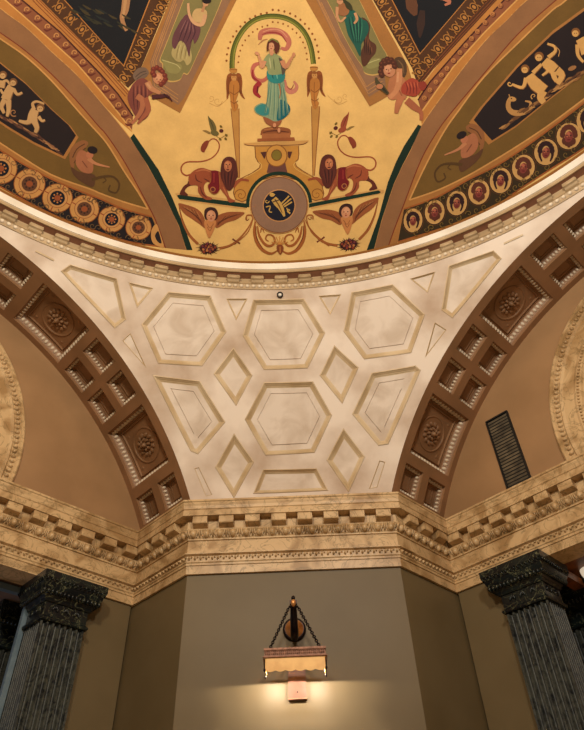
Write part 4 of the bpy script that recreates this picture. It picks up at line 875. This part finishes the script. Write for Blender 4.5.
# ------------------------------------------------------------------ square green marble pillars
def pillar(ax,m,front,label,vis=True):
    n=-ax; u0,u1=3.04,3.57; dp=.38; c=ax*(front+dp/2)+m*(u0+u1)/2
    r=thing('marble_pillar',Vector((c.x,c.y,FL)),label,'pillar','square green marble pillars')
    hw=(u1-u0)/2; hd=dp/2; zt=-1.42; zb=FL+.35
    # fluted shaft outline
    out=[]
    def face(a,b2,k):
        a=Vector(a);b2=Vector(b2);L=(b2-a);l=L.length;d=L/l;nn=Vector((d.y,-d.x)); fl=l/(k+.4)
        out.append(a)
        for i in range(k):
            s0=fl*.2+fl*(i+.14); 
            for j in range(7):
                t=j/6; out.append(a+d*(s0+fl*.72*t)-nn*(.034*math.sin(PI*t)))
    face((-hw,-hd),(hw,-hd),7); face((hw,-hd),(hw,hd),7); face((hw,hd),(-hw,hd),7); face((-hw,hd),(-hw,-hd),7)
    def ring_(z,sc_=1): return [Vector((c.x,c.y,0))+m*p.x*sc_+ax*p.y*sc_+UZ*z for p in out]
    mb=MB(); mb.strip([ring_(zb),ring_(-2.68,1),ring_(zt)],False,True); mb.build('shaft','shaft',r)
    def sq(prof,name,par,mat='verde'):
        mb=MB(); R=[]
        for e,z in prof: R.append([Vector((c.x,c.y,0))+m*s1*(hw+e)+ax*s2*(hd+e)+UZ*z for s1,s2 in ((-1,-1),(1,-1),(1,1),(-1,1))])
        mb.strip(R,False,True); mb.add(R[-1],[(0,1,2,3)]); mb.add(R[0],[(3,2,1,0)]); return mb.build(name,mat,par)
    cap=sq([(-.01,-1.42),(.025,-1.42),(.032,-1.405),(.032,-1.39),(.015,-1.38),(.005,-1.365),(.005,-1.22),(.02,-1.215),(.03,-1.20),(.035,-1.185),(.04,-1.18),(.06,-1.15),(.095,-1.11),(.11,-1.07),(.115,-1.05),(.12,-1.045),(.125,-1.01),(.14,-.995),(.14,HB+.001)],'capital',r)
    mb=MB()
    for s1,s2,L,d in ((0,-1,hw,m),(1,0,hd,ax),(-1,0,hd,ax)):
        nn=(ax*s2 if s2 else m*s1); k=7
        for i in range(-k,k+1):
            o=Vector((c.x,c.y,0))+nn*((hd if s2 else hw)+.075)+d*(L+.08)*i/k+UZ*-1.13
            mb.blob(o,d,(UZ*.8+nn*.5).normalized(),(nn*.8-UZ*.5).normalized(),.022,.035,.03,8,4,True)
            o2=Vector((c.x,c.y,0))+nn*((hd if s2 else hw)+.125)+d*(L+.11)*i/k+UZ*-1.01
            mb.tube([o2-UZ*.03,o2+nn*.012+d*.015,o2+UZ*.035+d*.03],[.006,.011,.006],5)
        for i in (-.5,0,.5):
            o=Vector((c.x,c.y,0))+nn*((hd if s2 else hw)+.008)+d*L*i+UZ*-1.295
            for j in range(5):
                an=PI/2+(j-2)*.6; mb.blob(o+d*.03*math.cos(an)+UZ*.035*math.sin(an),d,UZ,nn,.012,.03,.014,6,3,True)
    mb.build('carved_ornament','verde',cap)
    sq([(.09,FL),(.09,FL+.2),(.07,FL+.21),(.07,FL+.28),(.03,FL+.31),(.0,FL+.35)],'base',r)
    return r
pillar(E1,E2,7.02,'dark green fluted square pillar with carved capital, right side, nearest the hall')
pillar(E2,E1,7.02,'dark green fluted square pillar with carved capital, left side, nearest the hall')
pillar(E1,E2,8.1,'dark green fluted pillar standing directly behind the right front pillar')
pillar(E2,E1,8.1,'dark green fluted pillar standing directly behind the left front pillar')
# ------------------------------------------------------------------ side rooms seen past the pillars
for side,ax,m in (('right',E1,E2),('left',E2,E1)):
    mb=MB(); mb.box(ax*(D+1.9)+m*.6+UZ*(HB+.06),ax,m,UZ,1.9,3.2,.05); struct(mb.build('ceiling_'+side+'_bay','wood' if side=='right' else 'curtain'))
    mb=MB(); mb.box(ax*(D+3.9)+m*.6+UZ*-3.4,ax,m,UZ,.1,3.3,2.5); struct(mb.build('wall_'+side+'_bay','wood' if side=='right' else 'curtain'))
    mb=MB(); mb.box(ax*(D+2.1)+m*3.8+UZ*-3.4,ax,m,UZ,1.7,.1,2.5); struct(mb.build('wall_'+side+'_bay_end','olive' if side=='right' else 'curtain'))
# right bay: timber cove with egg moulding
mb=MB(); 
for o,z,w in ((D+1.0,-1.0,.06),(D+1.9,-1.0,.06)): mb.box(E1*o+E2*.6+UZ*z,E1,E2,UZ,.08,3.1,w)
for u in (-1.5,0,1.5,3.0): mb.box(E1*(D+1.5)+E2*u+UZ*-.99,E1,E2,UZ,1.3,.07,.05)
bm_=struct(mb.build('trim_3','wood'))
mb=MB(); rows=[[E1*(D+3.8-o)+E2*u+UZ*z for u in (-2.6,3.7)] for o,z in ((0,-2.0),(.05,-1.95),(.06,-1.8),(.16,-1.7),(.3,-1.55),(.34,-1.5),(.34,-1.4),(0,-1.3))]
mb.strip(rows,False); cv=struct(mb.build('trim_4','wood'))
mb=MB()
for i in range(60): mb.blob(E1*(D+3.58)+E2*(-2.5+i*.105)+UZ*-1.62,E2,(UZ+E1*-.5).normalized(),(-E1-UZ*.6).normalized(),.035,.05,.04,6,3,True)
mb.build('egg_moulding','wood',cv)
# left bay: blue-grey window framing
wf=thing('window_3',E2*(D+.6)+E1*2.9+UZ*FL,None,None); wf['kind']='structure'
ja=onp(33,606,E2,D+.34); jb=onp(2,577,E2,D+.34)
uj=ja.dot(E1)
mb=MB(); mb.box(E2*(D+.34)+E1*(uj-.07)+UZ*(-3.5),E1,E2,UZ,.03,.03,2.45); mb.build('jamb','dimblue',wf)
mb=MB(); mb.box(E2*(D+.43)+E1*(uj-1.5)+UZ*(HB-.045),E1,E2,UZ,1.45,.04,.035); mb.build('head_rail','dimblue',wf)
# white globe lamps in the side bays
def globe(p,label):
    r=thing('globe_lamp',p,label,'lamp','white globe lamps')
    mb=MB(); mb.blob(p,Vector((1,0,0)),Vector((0,1,0)),UZ,.13,.13,.13,20,12); g=mb.build('glass_globe','globe',r)
    mb=MB(); mb.lathe(p,Vector((1,0,0)),Vector((0,1,0)),UZ,[(.03,.115),(.05,.13),(.05,.15),(.012,.17),(.012,HB+.01-p.z)],12); mb.build('stem','iron',r)
    return r
globe(onp(591,570,E1,D+.75),'white glass globe lamp just right of the right green pillar, at photo edge')
globe(onp(-6,572,E2,D+.75),'white glass globe lamp left of the left green pillar, at photo edge')
# ------------------------------------------------------------------ wall sconce
YW=yC+.03; ys=YW-.40; X=Vector((1,0,0)); Yv=Vector((0,1,0)); sx=-.015; zt,zb=-1.985,-2.19
lm=thing('wall_sconce',Vector((sx,YW,-2.15)),'hanging wall lamp with amber glass shade on chains from a dark bracket','lamp')
mb=MB(); mb.lathe((sx,YW,-1.6),X,UZ,-Yv,[(.128,0),(.128,.02),(.118,.035),(.1,.035)],32); mb.build('rosette_rim','iron',lm)
mb=MB(); mb.lathe((sx,YW,-1.6),X,UZ,-Yv,[(.104,.02),(.1,.04),(.07,.05),(.06,.075),(.03,.09),(0.0,.09)],28); mb.build('gilt_boss','gold',lm)
mb=MB(); pts=[(sx,YW-.05,-1.68),(sx,YW-.13,-1.73),(sx,YW-.22,-1.70),(sx,YW-.28,-1.6),(sx,YW-.33,-1.5),(sx,YW-.38,-1.45),(sx,YW-.42,-1.47)]
mb.tube([Vector(p) for p in pts],[.035,.042,.042,.04,.035,.03,.02],12)
mb.box((sx,ys,-1.465),X,Yv,UZ,.04,.02,.02); mb.blob((sx,ys,-1.415),X,Yv,UZ,.022,.022,.028,10,6); mb.tube([(sx-.05,ys,-1.51),(sx+.05,ys,-1.51)],.013,8); mb.build('bracket_arm','iron',lm)
mb=MB(); mb.blob((sx,ys-.01,-1.475),X,Yv,UZ,.03,.03,.04,12,8); mb.build('copper_cap','gold',lm)
for s_ in (-1,1):
    a=Vector((sx+s_*.045,ys,-1.51)); b_=Vector((sx+s_*.27,ys,zt+.02)); k=22; mb=MB(); d=(b_-a).normalized(); w=d.cross(Yv).normalized()
    for i in range(k):
        c=a+(b_-a)*((i+.5)/k); q=w if i%2 else Yv; l=(b_-a).length/k*.72
        mb.tube([c+d*l*math.cos(t*PI/4)+q*.014*math.sin(t*PI/4) for t in range(9)],.006,5,False)
    mb.blob(b_,X,Yv,UZ,.02,.02,.02,8,6); mb.build('chain','iron',lm)
mb=MB(); hw,hd=.3,.1
def rim(z,e): return [Vector((sx+i*(hw+e),ys+j*(hd+e),z)) for i,j in ((-1,-1),(1,-1),(1,1),(-1,1))]
mb.strip([rim(zt+.02,.0),rim(zt+.02,.01),rim(zt,.012),rim(zt-.01,.004),rim(zt-.055,.006),rim(zt-.06,.022),rim(zt-.072,.022),rim(zt-.076,0)],False,True); mb.add(rim(zt+.02,0),[(0,1,2,3)])
for i in range(30): mb.blob((sx-.29+i*.02,ys-hd-.006,zt-.036),X,UZ,-Yv,.008,.014,.008,6,3,True); mb.blob((sx-.29+i*.02,ys-hd-.008,zt-.012),X,UZ,-Yv,.008,.008,.006,5,3,True)
top=mb.build('top_band',noisemat('brown_bronze_band',(104,70,54),(150,106,84),30,.5,metal=.3),lm)
mb=MB(); P=[]
def sc_(k,f): return zb+.016*abs(math.sin(f*PI*5))
def skirt(p,q,k=40):
    T_=[p+(q-p)*i/k for i in range(k+1)]; mb.strip([[Vector((v.x,v.y,zt-.076)) for v in T_],[Vector((v.x,v.y,zb+.014*(1-abs(math.sin(i/k*PI*6))))) for i,v in enumerate(T_)]],False)
c4_=rim(0,-.002)
skirt(c4_[0],c4_[1])
zb+=.03; skirt(c4_[1],c4_[2],10); skirt(c4_[3],c4_[0],10)

sh=mb.build('glass_shade','shade',lm); sm=sh.modifiers.new('solid','SOLIDIFY'); sm.thickness=.006; sm.offset=-1
mb=MB()
for v in rim(zb,.004): mb.tube([(v.x,v.y,zt-.09),(v.x,v.y,zb)],.006,6); mb.blob((v.x,v.y,zb-.01),X,Yv,UZ,.012,.012,.02,8,6)
mb.build('corner_finials','iron',lm)
mb=MB(); mb.tube([(sx-.2,ys,zb+.06),(sx+.2,ys,zb+.085)],.012,10); bl=mb.build('lamp_tube','globe',lm)
pl=thing('wall_plate',Vector((sx+.01,YW,-2.3)),'small pinkish copper plate on the wall just below the hanging lamp','plate')
mb=MB(); mb.box((sx+.01,YW-.02,-2.13),X,Yv,UZ,.092,.02,.17); mb.build('plate_body','plate',pl)
mb=MB(); mb.lathe((sx+.01,YW-.04,-2.245),X,UZ,-Yv,[(.008,0),(.007,.004),(0,.005)],10); mb.build('screw','iron',pl)
mb=MB(); mb.box((sx+.01,YW-.02,-2.306),X,Yv,UZ,.097,.024,.007); mb.build('bottom_lip','brownpanel',pl)
# ------------------------------------------------------------------ light
def point(name,loc,w,col,r):
    l=bpy.data.lights.new(name,'POINT'); l.energy=w; l.color=col; l.shadow_soft_size=r; o=bpy.data.objects.new(name,l); o.location=loc; COL.objects.link(o); return o
point('chandelier_light',(1.4,.3,1.4),690,(1,.93,.82),.35)
point('chandelier_light',(-1.4,.3,1.4),735,(1,.88,.69),.35)
point('low_fill_light',(0,-2.0,-3.0),40,(1,.87,.7),.5)  # unseen fill light added low down to lift the undersides, no fixture here
for k in (-1,1):
    o=point('sconce_bulb',(sx+k*.22,ys+.07,-2.13),21,(1,.87,.7),.008); o.data.type='SPOT'; o.data.spot_size=math.radians(179); o.data.spot_blend=.06
point('right_bay_lamp',E1*(D+1.6)+E2*1.0+UZ*-1.9,30,(1,.6,.3),.2)
point('left_bay_daylight',E2*(D+1.6)+E1*1.2+UZ*-2.6,26,(.45,.65,1),.4)
w=bpy.data.worlds.new('world'); sc.world=w; w.use_nodes=True; bg=w.node_tree.nodes['Background']; bg.inputs[0].default_value=(1,.82,.62,1); bg.inputs[1].default_value=.045
sc.view_settings.view_transform='Standard'; sc.view_settings.look='None'; sc.view_settings.gamma=1; sc.view_settings.exposure=0
